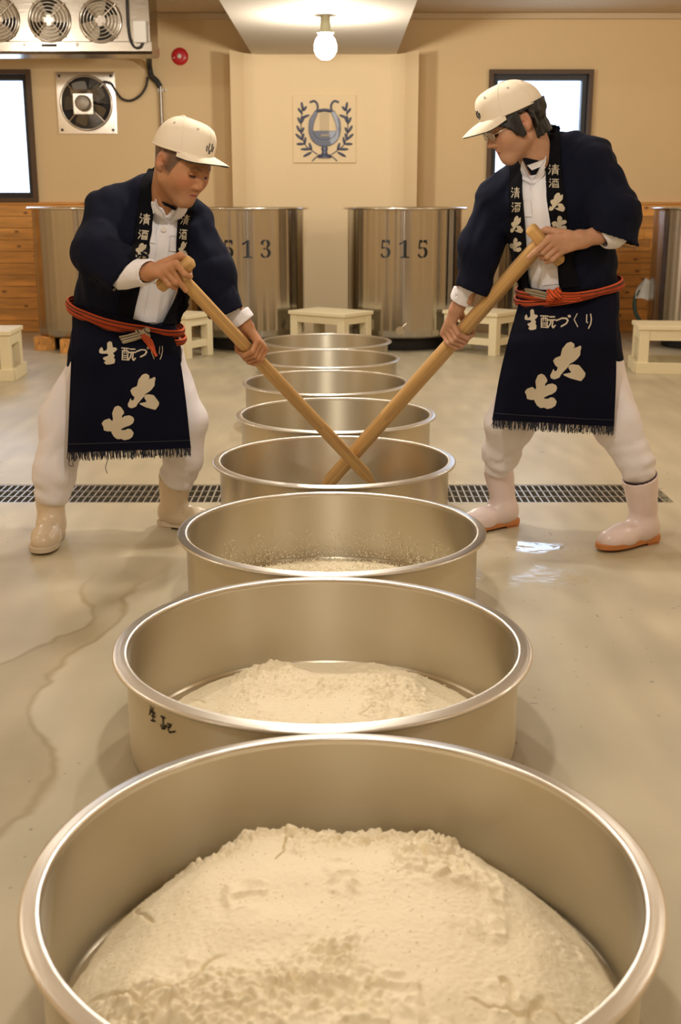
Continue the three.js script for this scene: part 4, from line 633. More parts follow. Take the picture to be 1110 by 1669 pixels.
// ───────────────────────── hands ─────────────────────────
function hand(o) {   // a hand closed round a bar: c centre, a axis towards the index side, n back-of-hand direction, elbow, r bar radius
  const a = o.a.clone().normalize(), n = o.n.clone().addScaledVector(a, -o.n.dot(a)).normalize(), t = a.clone().cross(n); if (t.dot(o.t) < 0) t.negate();
  const S = o.s ?? 1, r = o.r;
  const at = (off, deg, rad) => { const q = deg * Math.PI / 180; return o.c.clone().addScaledVector(a, off * S).addScaledVector(n, Math.cos(q) * rad).addScaledVector(t, Math.sin(q) * rad); };
  const f = [], fingers = [], offs = [0.031, 0.0105, -0.0105, -0.030], len = [0.97, 1.05, 1, 0.85], pm = o.pm ?? 8;
  const mcp = offs.map((q, i) => at(q, pm - i * 2, r + 0.0205 * S)); const mid = mcp[1].clone().add(mcp[2]).multiplyScalar(0.5);
  const dir = o.elbow.clone().sub(mid).normalize(); const wrist = mid.clone().addScaledVector(dir, 0.085 * S);
  mcp.forEach((m, i) => { const wo = wrist.clone().addScaledVector(a, (1.5 - i) * 0.010 * S); f.push(cone(wo, m, 0.0150 * S, 0.0118 * S)); });
  f.push(cone(wrist.clone().addScaledVector(a, 0.012), wrist.clone().addScaledVector(a, -0.012), 0.017 * S, 0.0165 * S));
  const palm = blend(f, 0.014);
  offs.forEach((q, i) => {
    const L = len[i], st = o.straight?.[i]; let pts;
    if (st) pts = [mcp[i], mcp[i].clone().addScaledVector(st, 0.038 * S), mcp[i].clone().addScaledVector(st, 0.060 * S).addScaledVector(n, -0.004), mcp[i].clone().addScaledVector(st, 0.078 * S).addScaledVector(n, -0.010)];
    else pts = [mcp[i], at(q * 0.97, pm + 62 * L, r + 0.0155 * S), at(q * 0.95, pm + 118 * L, r + 0.0115 * S), at(q * 0.93, pm + 172 * L, r + 0.0092 * S)];
    const R = [0.0102, 0.0094, 0.0085, 0.0076].map((x) => x * S * (i === 3 ? 0.88 : 1)); fingers.push(blend([0, 1, 2].map((k) => cone(pts[k], pts[k + 1], R[k], R[k + 1])), 0.004));
  });
  const cmc = wrist.clone().lerp(at(0.02, -40, r + 0.02), 0.35).addScaledVector(a, 0.014 * S), tp = o.thumbAlong ? [cmc, at(0.040, -75, r + 0.013), at(0.068, -95, r + 0.010), at(0.090, -100, r + 0.009)] : [cmc, at(0.043, -62, r + 0.013 * S), at(0.045, -118, r + 0.0105 * S), at(0.036, -172, r + 0.0095 * S)];
  const thumb = blend([cone(tp[0], tp[1], 0.0155 * S, 0.0122 * S), cone(tp[1], tp[2], 0.0118 * S, 0.0105 * S), cone(tp[2], tp[3], 0.0105 * S, 0.0085 * S)], 0.006);
  const arm = cone(wrist, wrist.clone().lerp(o.elbow, o.armLen ?? 0.5), 0.0215 * S, 0.030 * S);
  const field = (x, y, z) => { let d = smin(palm(x, y, z), arm(x, y, z), 0.02); d = smin(d, thumb(x, y, z), 0.008); let q = 1e9; for (const g of fingers) { const e = g(x, y, z); q = q < e ? smin(q, e, 0.0018) : smin(e, q, 0.0018); } return smin(d, q, 0.006); };
  return { field, wrist, mcp, arm, pts: [wrist, ...mcp, at(0.05, 180, r + 0.02), at(-0.05, 180, r + 0.02), at(0, 90, r + 0.03), at(0.06, -90, r + 0.03), wrist.clone().lerp(o.elbow, o.armLen ?? 0.5)] };
}
// ───────────────────────── rubber boots ─────────────────────────
function bootParts(t, o) {   // heel position, toe direction, top centre
  const d = V(o.dir[0], 0, o.dir[1]).normalize(), sd = V(-d.z, 0, d.x), L = o.len, heel = o.heel;
  const at = (f, s, y) => heel.clone().addScaledVector(d, f * L).addScaledVector(sd, s).add(V(0, y, 0));
  const top = o.top, ank = at(0.22, 0, 0.085);
  const foot = blend([cone(at(0.14, 0, 0.05), at(0.30, 0, 0.055), 0.040, 0.042), cone(at(0.30, 0, 0.05), at(0.62, 0.004, 0.040), 0.043, 0.040), cone(at(0.60, 0.006, 0.038), at(0.84, 0.004, 0.034), 0.040, 0.036), cone(at(0.62, -0.014, 0.034), at(0.80, -0.012, 0.03), 0.034, 0.029), cone(ank, top, 0.046, o.rTop)], 0.035);
  const inner = cone(ank, top.clone().add(top.clone().sub(ank).multiplyScalar(0.1)), 0.030, o.rTop - 0.004);
  const up = top.clone().sub(ank).normalize(), tl = o.topTilt ?? V(0, 0, 0); const cn = up.clone().add(tl).normalize();
  const f = (x, y, z) => { let q = foot(x, y, z) + 0.0025 * noise(x * 22, y * 30, z * 22) * sstep(0.06, 0.14, y); q = smax(q, 0.018 - y, 0.006); q = Math.max(q, (x - top.x) * cn.x + (y - top.y) * cn.y + (z - top.z) * cn.z); q = Math.max(q, -inner(x, y, z) - 0); return q; };
  const [lo, hi] = around([at(-0.12, 0, 0), at(1.05, 0, 0.1), at(0.4, 0.06, 0), at(0.4, -0.06, 0), top, top.clone().add(V(0.08, 0.02, 0.08)), top.clone().add(V(-0.08, 0.02, -0.08))], 0.02); lo[1] = -0.01;
  const base = o.tint;
  const geo = surf(f, lo, hi, 0.005, (x, y, z) => { const s = 0.5 + 0.5 * fbm(x * 14, y * 14, z * 14, 3), k = 1 - o.dirt * (0.35 * s * sstep(0.12, 0.02, y) + 0.18 * sstep(0.55, 0.9, s)); const m = o.mark ? bump(x, y, z, o.mark.x, o.mark.y, o.mark.z, 0.018) * (noise(x * 200, y * 200, z * 200) > -0.2 ? 0.75 : 0) : 0; return [lerp(base[0] * k, 0.5, m), lerp(base[1] * k * (1 - o.dirt * 0.05), 0.12, m), lerp(base[2] * k * (1 - o.dirt * 0.25 * s), 0.1, m)]; });
  const b = mesh('boot', geo, o.mat, t);
  const sh = new THREE.Shape(); const W = 0.043; sh.moveTo(-0.02 * L, 0); sh.bezierCurveTo(-0.02 * L, W * 0.9, 0.1 * L, W, 0.28 * L, W * 0.86); sh.bezierCurveTo(0.45 * L, W * 0.86, 0.55 * L, W * 1.12, 0.72 * L, W * 1.1); sh.bezierCurveTo(0.9 * L, W * 1.05, 1.0 * L, W * 0.6, 1.0 * L, 0); sh.bezierCurveTo(1.0 * L, -W * 0.7, 0.9 * L, -W * 1.1, 0.72 * L, -W * 1.15); sh.bezierCurveTo(0.55 * L, -W * 1.12, 0.45 * L, -W * 0.85, 0.28 * L, -W * 0.86); sh.bezierCurveTo(0.1 * L, -W, -0.02 * L, -W * 0.9, -0.02 * L, 0);
  const sg = new THREE.ExtrudeGeometry(sh, { depth: 0.014, bevelSize: 0.003, bevelThickness: 0.003, bevelSegments: 2, curveSegments: 10 }); sg.rotateX(-Math.PI / 2); sg.translate(0, 0.012, 0);
  const hs = new THREE.Shape(); hs.moveTo(-0.02 * L, 0); hs.bezierCurveTo(-0.02 * L, W * 0.85, 0.08 * L, W * 0.9, 0.25 * L, W * 0.8); hs.lineTo(0.25 * L, -W * 0.8); hs.bezierCurveTo(0.08 * L, -W * 0.9, -0.02 * L, -W * 0.85, -0.02 * L, 0);
  const hg = new THREE.ExtrudeGeometry(hs, { depth: 0.014, bevelEnabled: false }); hg.rotateX(-Math.PI / 2);
  const fs = new THREE.Shape(); fs.absellipse(0.70 * L, 0, 0.26 * L, W * 0.98, 0, 6.2832); const fg = new THREE.ExtrudeGeometry(fs, { depth: 0.012, bevelEnabled: false }); fg.rotateX(-Math.PI / 2);
  const so = mesh('sole', join([sg, hg, fg]), o.sole, b); so.rotation.y = Math.atan2(-d.z, d.x); so.position.copy(heel);
}

// ───────────────────────── stirring poles ─────────────────────────
function pole(label, top, tip, r0, r1, barA, barB, rb) {
  const t = thing('stirring_pole', label, 'pole', [tip.x, tip.y, tip.z]); const L = top.distanceTo(tip), d = tip.clone().sub(top).normalize();
  const prof = []; for (let i = 0; i <= 40; i++) { const q = i / 40; prof.push([lerp(r0, r1, q) * (1 + 0.012 * Math.sin(q * 19)) , q * L]); } prof.unshift([0.001, -0.001]); prof.push([r1 * 0.55, L + 0.006], [0.001, L + 0.007]);
  const g = lathe(prof, 28); const uv = g.attributes.uv, p = g.attributes.position;
  const cutN = V(0.86, 0.5, 0).normalize();   // the lower end is planed to a blade
  for (let i = 0; i < p.count; i++) { const y = p.getY(i); if (y > L - 0.09) { const k = sstep(L - 0.09, L, y); p.setX(i, p.getX(i) * lerp(1, 0.35, k)); p.setZ(i, p.getZ(i) * lerp(1, 1.15, k)); } }
  for (let i = 0; i < uv.count; i++) uv.setXY(i, uv.getX(i), p.getY(i) * 1.0);
  g.computeVertexNormals(); const x = V(0, 0, 1).cross(d).normalize(), z = x.clone().cross(d); const m = new THREE.Matrix4().makeBasis(x, d, z).setPosition(top.clone().sub(tip)); g.applyMatrix4(m);
  mesh('shaft', g, M.pole, t);
  const bd = barB.clone().sub(barA), bl = bd.length(), bg = new RoundedBoxGeometry(rb * 1.9, bl, rb * 1.9, 3, rb * 0.55); { const u = bg.attributes.uv, q = bg.attributes.position; for (let i = 0; i < u.count; i++) u.setXY(i, q.getX(i) * 8 + 0.3, q.getY(i) * 2); }
  bd.normalize(); const bx = bd.clone().cross(d).normalize(), bz = bx.clone().cross(bd), c = barA.clone().add(barB).multiplyScalar(0.5).sub(tip); bg.applyMatrix4(new THREE.Matrix4().makeBasis(bx, bd, bz).setPosition(c)); mesh('crossbar', bg, M.pole, t);
}
const poleL = { top: J(290, 447, 3.76), tip: J(609, 787, 4.76) }, poleR = { top: J(886, 390, 4.00), tip: J(524, 799, 4.80) };
const along = (p, px) => { let lo = 0, hi = 1; const up = p.tip.x > p.top.x; for (let i = 0; i < 40; i++) { const m = (lo + hi) / 2, q = p.top.clone().lerp(p.tip, m), z = CT * -q.z - (q.y - CH) * ST, x = CX + FPX * q.x / z; if ((x < px) === up) lo = m; else hi = m; } return p.top.clone().lerp(p.tip, lo); };
const barL = [J(314, 424, 3.74), J(259, 469, 3.77)], barR = [J(863, 370, 3.97), J(915, 428, 4.0)];
pole('long wooden stirring pole held by the worker on the left', poleL.top, poleL.tip, 0.021, 0.0255, barL[0], barL[1], 0.019);
pole('long thick wooden stirring pole held by the worker with glasses', poleR.top, poleR.tip, 0.0265, 0.031, barR[0], barR[1], 0.020);

// ───────────────────────── the two workers ─────────────────────────
function polySD(poly, u, v) { let d = 1e9, s = 1; for (let i = 0, j = poly.length - 1; i < poly.length; j = i++) { const ex = poly[j][0] - poly[i][0], ey = poly[j][1] - poly[i][1], wx = u - poly[i][0], wy = v - poly[i][1], k = clamp((wx * ex + wy * ey) / (ex * ex + ey * ey), 0, 1), bx = wx - ex * k, by = wy - ey * k; d = Math.min(d, bx * bx + by * by); const c1 = v >= poly[i][1], c2 = v < poly[j][1], c3 = ex * wy > ey * wx; if ((c1 && c2 && c3) || (!c1 && !c2 && !c3)) s = -s; } return s * Math.sqrt(d); }
function worker(o) {
  const t = thing('person', o.label, 'person'); const fab = o.jacketMat;
  const W = J(...o.waist), N = J(...o.neck), U = N.clone().sub(W).normalize(), yw = o.yaw * Math.PI / 180, F = V(Math.sin(yw), 0, Math.cos(yw)); F.addScaledVector(U, -F.dot(U)).normalize(); const R = U.clone().cross(F);   // R towards the viewer's right
  const torso0 = blend(o.torso.map((c) => CJ(c[0], c[1])), 0.07);
  const fold = (x, y, z, a, f) => a * (fbm(x * f + 1.7 * noise(x * 5, y * 5, z * 5), y * f * 0.55, z * f, 3));
  const ridge = (v) => 1 - 2 * Math.abs(v);
  const crease = (x, y, z) => { const u = x * 0.8 + y * 0.5 * o.lean + z * 0.4, a = fbm(x * 6, y * 6, z * 6, 2); return 0.013 * fbm(x * 8 + 2 * a, y * 5, z * 8, 2) + 0.008 * ridge(noise(u * 17 + 2.2 * a, y * 6 + a, z * 9)) + 0.003 * noise(x * 38, y * 22, z * 38); };
  const skirt = blend(o.skirt.map((c) => CJ(c[0], c[1])), 0.06);
  const torso = torso0;
  const sleeves = o.arms.map((a) => {
    const cs = blend(a.sleeve.map((c) => CJ(c[0], c[1])), 0.05), inn = blend(a.sleeve.map((c) => CJ([...c[0].slice(0, 3), c[0][3] - 5], [...c[1].slice(0, 3), c[1][3] - 5])), 0.05);
    const c0 = J(...a.cut), x1 = J(a.cut[0] + a.cutN[0] * 40, a.cut[1] + a.cutN[1] * 40, a.cut[2] + a.cutN[2]), n = x1.sub(c0).normalize();
    return { solid: cs, plane: (x, y, z) => (x - c0.x) * n.x + (y - c0.y) * n.y + (z - c0.z) * n.z, d: (x, y, z, w) => { const pl = (x - c0.x) * n.x + (y - c0.y) * n.y + (z - c0.z) * n.z + 0.006 * noise(x * 14, y * 14, z * 14), q = cs(x, y, z) + w; return pl > -0.07 ? smax(smax(q, pl, 0.006), -Math.max(inn(x, y, z) + w, -0.08 - pl), 0.004) : q; } };
  });
  const poly = o.open.map(([x, y]) => { const p = hit(torso, x, y); return [p.clone().sub(W).dot(R), p.clone().sub(W).dot(U)]; });
  const inPoly = (u, v) => polySD(poly, u, v);
  const hemY = o.hem.map((h) => J(...h).y), hemX = o.hem.map((h) => J(...h).x);
  const outer = (x, y, z) => { const t0 = torso(x, y, z); let d = smin(t0, skirt(x, y, z), 0.03); const w = d < 0.09 || sleeves.some((s) => s.d(x, y, z, 0) < 0.06) ? crease(x, y, z) : 0; d += w; for (const s of sleeves) d = smin(d, s.d(x, y, z, w), 0.03); return d; };
  const clothD = (x, y, z) => torso(x, y, z) + fold(x, y, z, 0.006, 11);
  const jacket = (x, y, z) => {
    let d = outer(x, y, z); if (Math.abs(d) > 0.05) return d;
    const hy = lerp(hemY[0], hemY[1], clamp((x - hemX[0]) / (hemX[1] - hemX[0]), 0, 1)); d = smax(d, hy - y, 0.006);
    const px = x - W.x, py = y - W.y, pz = z - W.z; if (px * F.x + py * F.y + pz * F.z > -0.02) { const s = inPoly(px * R.x + py * R.y + pz * R.z, px * U.x + py * U.y + pz * U.z); if (s < 0.03) { d = smax(d, -s, 0.004); } }
    return d;
  };
  const jpts = []; for (const c of [...o.torso, ...o.skirt, ...o.arms.flatMap((a) => a.sleeve)]) for (const q of c) { const p = J(q[0], q[1], q[2]), r = pxr(p, q[3]); jpts.push(p.clone().addScalar(r), p.clone().addScalar(-r)); }
  const [jl, jh] = around(jpts, 0.02);
  const jk = mesh('jacket', surf(jacket, jl, jh, 0.0062), fab, t);
  // shirt under it, and its sleeves
  const HN = o.hands.map((h) => hand(h));
  const cuffEnds = o.arms.map((a, i) => { const w = HN[i].wrist, e = o.hands[i].elbow, d = e.clone().sub(w).normalize(), B = w.clone().addScaledVector(d, a.cuff[0]), A = w.clone().addScaledVector(d, Math.min(0.2, e.distanceTo(w) - 0.02)); return [A, B]; });
  const cuffs = o.arms.map((a, i) => { const [A, B] = cuffEnds[i], c = cone(A, B, a.cuff[1], a.cuff[2]), inn = cone(A, B, a.cuff[1] - 0.008, a.cuff[2] - 0.008), n = B.clone().sub(A).normalize(); if (a.slant) n.add(a.slant).normalize(); const sv0 = sleeves[i]; return (x, y, z) => { const pl = (x - B.x) * n.x + (y - B.y) * n.y + (z - B.z) * n.z; const w = 0.006 * fbm(x * 22, y * 22, z * 22, 3); return Math.max(c(x, y, z) + w, pl, -Math.max(inn(x, y, z), -pl - 0.05), Math.min(sv0.solid(x, y, z) + 0.016, -sv0.plane(x, y, z) + 0.004)); }; });
  const sv = o.vneck.map(([x, y]) => { const p = J(x, y, o.front); return [p.clone().sub(W).dot(R), p.clone().sub(W).dot(U)]; });
  const inV = (u, v) => polySD(sv, u, v);
  const hf = frame(o.head), local = headField(o.face), lc = faceColor(o.face), NB = J(...o.neckBase);
  const nk = cone(V(0, -0.045, -0.020).applyMatrix4(hf.m), NB, 0.051, o.neckR), nk2 = cone(V(0, -0.02, -0.042).applyMatrix4(hf.m), NB.clone().addScaledVector(F, -0.02), 0.048, o.neckR);
  const neckAx = V(0, -0.045, -0.02).applyMatrix4(hf.m).sub(NB).normalize(), shirtTop = NB.clone().addScaledVector(neckAx, o.shirtTop ?? 0.04);
  const shirtD = (x, y, z) => { const f0 = fold(x, y, z, 0.010, 14) + 0.0025 * noise(x * 40, y * 16, z * 40), b = torso(x, y, z) + 0.014 + f0; return smin(b > 0.05 ? b : Math.max(b, outer(x, y, z) + 0.008), Math.min(nk(x, y, z), nk2(x, y, z)) - 0.007 + 0.3 * f0, 0.02); };
  const bodyT = (x, y, z) => torso(x, y, z) + 0.026;
  const shirt = (x, y, z) => {
    let d = shirtD(x, y, z); const px = x - W.x, py = y - W.y, pz = z - W.z, v = px * U.x + py * U.y + pz * U.z;
    d = Math.max(d, (x - shirtTop.x) * neckAx.x + (y - shirtTop.y) * neckAx.y + (z - shirtTop.z) * neckAx.z);
    if (px * F.x + py * F.y + pz * F.z > 0) d = Math.max(d, Math.min(-inV(px * R.x + py * R.y + pz * R.z, v), 1));
    return Math.max(d, -(shirtD(x, y, z) + 0.012));
  };
  const [sl, sh] = around(o.torso.flat().map((q) => J(q[0], q[1], q[2])), 0.13);
  const cuffGeos = cuffs.map((c, i) => { const [l, h] = around(cuffEnds[i], 0.085); return surf(c, l, h, 0.004); });
  const shm = mesh('shirt', join([surf(shirt, sl, sh, 0.0048), ...cuffGeos]), M.shirt, t);
  // trousers
  const legs = o.legs.map((l) => blend(l.slice(1).map((q, i) => CJ(l[i], q)), 0.03)), ends = o.legs.map((l) => { const a = J(...l[l.length - 2]), b = J(...l[l.length - 1]); return [b, b.clone().sub(a).normalize(), pxr(b, l[l.length - 1][3])]; });
  const pel = CJ(o.pelvis[0], o.pelvis[1]);
  const trs = (x, y, z) => { let d = 1e9; legs.forEach((l, i) => { let q = l(x, y, z); const [b, n, r] = ends[i], pl = (x - b.x) * n.x + (y - b.y) * n.y + (z - b.z) * n.z; const cr = sstep(-0.22, -0.02, pl); q += fold(x, y, z, 0.010, 9) + 0.0065 * (1 - 2 * Math.abs(noise((x * (i ? 1 : -1) + y * 0.7) * 13 + fbm(x * 6, y * 6, z * 6, 2) * 2, y * 4, z * 8))) * sstep(0.75, 0.5, y) + cr * 0.007 * Math.sin(pl * 95 + 3 * noise(x * 12, y * 12, z * 12)) * noise(x * 9, y * 9, z * 9 + 4); q = smax(q, pl - 0.01, 0.03); d = d > 1e8 ? q : smin(d, q, 0.03); }); return smin(d, pel(x, y, z), 0.04); };
  const lp = []; for (const l of [...o.legs, o.pelvis]) for (const q of l) { const p = J(q[0], q[1], q[2]), r = pxr(p, q[3]); lp.push(p.clone().addScalar(r), p.clone().addScalar(-r)); } const [ll, lh] = around(lp, 0.02);
  mesh('trousers', surf(trs, ll, lh, 0.0065), M.trousers, t);
  // boots
  for (const b of o.boots) bootParts(t, { ...b, mat: o.bootMat, sole: o.soleMat, tint: o.bootTint, dirt: o.bootDirt });
  // body: head and neck, hands, and the rest under the clothes as one mesh
    const headF = (x, y, z) => { const [a, b, c] = hf.loc(x, y, z); let d = local(a, b, c) * hf.s; d = smin(d, nk(x, y, z), 0.022); d = smin(d, nk2(x, y, z), 0.02); return d; };
  const chest = (x, y, z) => smin(bodyT(x, y, z), nk(x, y, z) + 0.003, 0.04);
  const headCol = (x, y, z) => { const [a, b, c] = hf.loc(x, y, z); return lc(a, b, c); };
  const [hl, hh] = around([hf.g.position], 0.145); 
  const headGeo = surf(headF, hl, hh, 0.0026, headCol);
  const handCol = (x, y, z, nx, ny, nz) => { const n = 1 + 0.08 * noise(x * 50, y * 50, z * 50) + 0.05 * noise(x * 170, y * 170, z * 170), b = o.face.skin, q = 0.25 * sstep(0, 0.7, noise(x * 70, y * 70, z * 70)); return [lerp(b[0], 0.55, q) * n, lerp(b[1], 0.2, q) * n, lerp(b[2], 0.13, q) * n]; };
  const hgeos = HN.map((H) => { const [l, hi] = around(H.pts, 0.035); return surf(H.field, l, hi, 0.0027, handCol); });
  const rest = [...o.arms.map((a) => blend(a.bone.slice(1).map((q, i) => CJ(a.bone[i], q)), 0.02)), ...o.legs.map((l) => { const k = l.map((q, i) => { const b = l[l.length - 2], e = i === l.length - 1 ? 0.45 : 1; return [lerp(b[0], q[0], e), lerp(b[1], q[1], e), lerp(b[2], q[2], e), q[3] * 0.72].map((v, j) => (i === l.length - 1 || j === 3 ? v : q[j])); }); return blend(k.slice(1).map((q, i) => CJ(k[i], q)), 0.03); }), CJ(o.pelvis[0].map((v, i) => (i === 3 ? v * 0.8 : v)), o.pelvis[1].map((v, i) => (i === 3 ? v * 0.8 : v)))];
  const bodyF = (x, y, z) => { let d = chest(x, y, z); for (const r of rest) d = smin(d, r(x, y, z), 0.02); return d; };
  const bp = [...lp, ...jpts]; const [bl, bh] = around(bp, 0.0);
  const bare = surf(bodyF, bl, bh, 0.010, (x, y, z) => { const n = 1 + 0.06 * noise(x * 40, y * 40, z * 40); return o.face.skin.map((v) => v * n); });
  const body = mesh('body', mergeGeometries([headGeo, ...hgeos, bare]), M.skin, t);
  // collar, placket and pockets of the shirt
  const onShirt = (l, w) => (x, y) => hit(shirtD, x, y);
  for (const c of o.collar) mesh('collar', patch(c, 6, 14, onShirt(), 0.007, 0.005), M.shirt, shm);
  for (const c of o.placket) mesh('placket', patch(c, 4, 24, onShirt(), 0.003, 0.003), M.shirt, shm);
  for (const c of o.pockets ?? []) mesh('pocket', patch(c, 6, 6, onShirt(), 0.0045, 0.004), M.shirt, shm);
  for (const [x, y] of o.buttons ?? []) { const p = hit(shirtD, x, y), g = new THREE.CylinderGeometry(0.009, 0.009, 0.004, 20); g.applyQuaternion(new THREE.Quaternion().setFromUnitVectors(V(0, 1, 0), grad(shirtD, p))); p.addScaledVector(grad(shirtD, p), 0.007); mesh('button', g.translate(p.x, p.y, p.z), M.button ??= std({ color: rgb(0.75, 0.7, 0.64), roughness: 0.35 }), shm); }
  for (const u of o.under ?? []) mesh('undershirt', patch(u.lines, 8, 8, (x, y) => hit((a, b, c) => Math.min(bodyT(a, b, c), nk(a, b, c)), x, y), u.lift, 0.004), u.mat, shm);
  // lapels with lettering
  o.lapels.forEach((l) => { const Wc = 160, Hc = Math.round(160 * l.aspect), map = inverse(l.lines, Wc, Hc); const m = printed(Wc, Hc, '#0a0b12', (c) => l.text.forEach((q) => q.blob ? brush(c, q.blob, map, ...q.at) : strokes(c, q.g, map, ...q.at))); mesh('lapel', patch(l.lines, 10, 48, (x, y) => hit(outer, x, y), 0.0075, 0.007), m, jk); });
  for (const s of o.stitches ?? []) { const g = []; for (let i = 0; i < s.n; i++) { const q = (i + 0.5) / s.n, p = hit(outer, lerp(s.a[0], s.b[0], q), lerp(s.a[1], s.b[1], q)); g.push(new THREE.SphereGeometry(0.0035, 8, 6).scale(0.7, 1.3, 0.7).translate(p.x, p.y, p.z + 0.002)); } mesh('hem_stitching', join(g), M.threadPale, jk); }
  // apron with lettering and fringe
  let apronGeo;
  {
    const allB = (x, y, z) => Math.min(torso(x, y, z), skirt(x, y, z)); const A = o.apron, Wc = 1024, Hc = 1280, map = inverse(A.lines, Wc, Hc);
    const m = printed(Wc, Hc, '#080b1d', (c) => A.text.forEach((q) => q.blob ? brush(c, q.blob, map, ...q.at) : strokes(c, q.g, map, ...q.at)));
    const g = patch(A.lines, 36, 44, (x, y, u, v) => { const k = Math.pow(Math.max(0, 1 - (2 * u - 1) ** 2), 0.6); const Dv = lerp(A.D[0], A.D[1], v) - A.bulge * k * (1 - 0.4 * v) + 0.008 * v * Math.sin(u * 13 + 1.3 * v * 3) + 0.008 * noise(u * 4, v * 5, o.yaw); const p = J(x, y, Dv), s = sstep(0.05, 0.42, v); if (s >= 1) return p; const b = hit(allB, x, y, 3.6, Math.min(4.6, -p.z + 0.14)); b.addScaledVector(V(0, CH, 0).sub(b).normalize(), 0.008); return b.lerp(p, s); }, 0.004, 0.006);
    apronGeo = g; const ap = mesh('apron', g, m, t); const { pts, norms, W: Wn, nu, nv } = g.userData, fr = [], pale = [];
    const n = 230; for (let i = 0; i < n; i++) { const u = (i + 0.5 + 0.6 * (rnd() - 0.5)) / n * nu, k = Math.min(nu - 1, Math.floor(u)), b = nv * Wn + k, p = pts[b].clone().lerp(pts[b + 1], u - k), L = 0.026 + 0.012 * rnd(), sx = (rnd() - 0.5) * 0.016, sz = (rnd() - 0.5) * 0.012; p.addScaledVector(norms[b], 0.002 * (rnd() - 0.3)); p.y += 0.004; (rnd() < 0.14 ? pale : fr).push(rod(p, p.clone().add(V(sx, -L, sz)), 0.0022, 0.0011, 5)); }
    const f1 = mesh('fringe', join(fr), M.thread, ap); f1.userData.kind = 'stuff'; const f2 = mesh('pale_fringe', join(pale), M.threadPale, ap); f2.userData.kind = 'stuff';
    const hemB = Array.from({ length: nu + 1 }, (_, i) => pts[(nv - 2) * Wn + i].clone().addScaledVector(norms[(nv - 2) * Wn + i], 0.005)); mesh('hem_seam', tube(hemB, 0.0016, 80, 5), M.thread, ap);
    for (const th of A.threads ?? []) mesh('loose_thread', tube(th.map((q) => J(q[0], q[1], A.D[1] - 0.01)), 0.0013, 20, 5), M.thread, ap);
  }
  // the apron's points, so that the sash ends lie in front of it
  const apPts = apronGeo.userData.pts.filter((p, i) => Math.floor(i / apronGeo.userData.W) < 22), apronD = (x, y, z) => { let d = 1e9; for (const p of apPts) { const q = (x - p.x) ** 2 + (y - p.y) ** 2 + (z - p.z) ** 2; if (q < d) d = q; } return Math.sqrt(d) - 0.008; };
  // sash: two turns round the waist, a knot and its ends
  const C = J(...o.sash.c), e1 = J(...o.sash.right).sub(J(...o.sash.left)).normalize(), e2 = V(0, -0.12, 1).addScaledVector(e1, -V(0, -0.12, 1).dot(e1)).normalize(), up = e2.clone().cross(e1).normalize(); if (up.y < 0) up.negate();
  const sashTex = (cols) => { const s = data(8, 64, (u, v) => cols[Math.floor(v * cols.length) % cols.length]); return std({ map: s, roughness: 0.85 }); };
  const O = [214, 88, 40], O2 = [196, 74, 32], K = [84, 36, 20], matO = M.sash ??= sashTex([O, O2, K, O, O, K, O2, O, O, K, O2, O]), matG = M.sashGrey ??= sashTex([[176, 162, 136], [176, 162, 136], [58, 54, 50], [170, 158, 132], [176, 162, 136], [60, 56, 52], [176, 162, 136], [170, 156, 130]]);
  const sash = new THREE.Group(); sash.name = 'sash'; t.add(sash);
  o.sash.turns.forEach(([dy, tilt, h]) => {
    const n = 120, pos = [], uv = [], idx = []; const up2 = up;
    for (let j = 0; j <= n; j++) { const a = j / n * Math.PI * 2, dir = e1.clone().multiplyScalar(Math.cos(a)).addScaledVector(e2, Math.sin(a)); const c = C.clone().addScaledVector(up2, dy + tilt * Math.cos(a)); let r = 0.04; for (let k = 0; k < 60; k++) { const q = c.clone().addScaledVector(dir, r), d = Math.max(torso(q.x, q.y, q.z), -9), d2 = Math.min(d, skirt(q.x, q.y, q.z)); if (d2 > -0.0005) break; r += Math.max(0.001, -d2 * 0.8); } r += 0.016; const prof = [[-0.5, 0.002], [-0.42, 0.007], [-0.15, 0.010], [-0.1, 0.0075], [0.0, 0.0105], [0.1, 0.0075], [0.15, 0.010], [0.42, 0.007], [0.5, 0.002]]; prof.forEach(([y, o2], k) => { const q = c.clone().addScaledVector(dir, r + o2).addScaledVector(up2, y * h); pos.push(q.x, q.y, q.z); uv.push(j / n, k / 8); }); if (j) for (let k = 0; k < 8; k++) { const A = (j - 1) * 9 + k, B = A + 9; idx.push(A, A + 1, B, A + 1, B + 1, B); } }
    const g = new THREE.BufferGeometry(); g.setAttribute('position', new THREE.Float32BufferAttribute(pos, 3)); g.setAttribute('uv', new THREE.Float32BufferAttribute(uv, 2)); g.setIndex(idx); g.computeVertexNormals(); mesh('band', g, M.sashTwo ??= (() => { const m = matO.clone(); m.side = THREE.DoubleSide; return m; })(), sash);
  });
  const all = (x, y, z) => Math.min(torso(x, y, z), skirt(x, y, z));
  const lay = (l, nu, nv, mat, name, lift) => mesh(name, patch(l, nu, nv, (x, y) => { const p = hit(all, x, y); return p.add(V(0, CH, 0).sub(p).normalize().multiplyScalar(o.sash.out)); }, lift, 0.008), mat, sash);
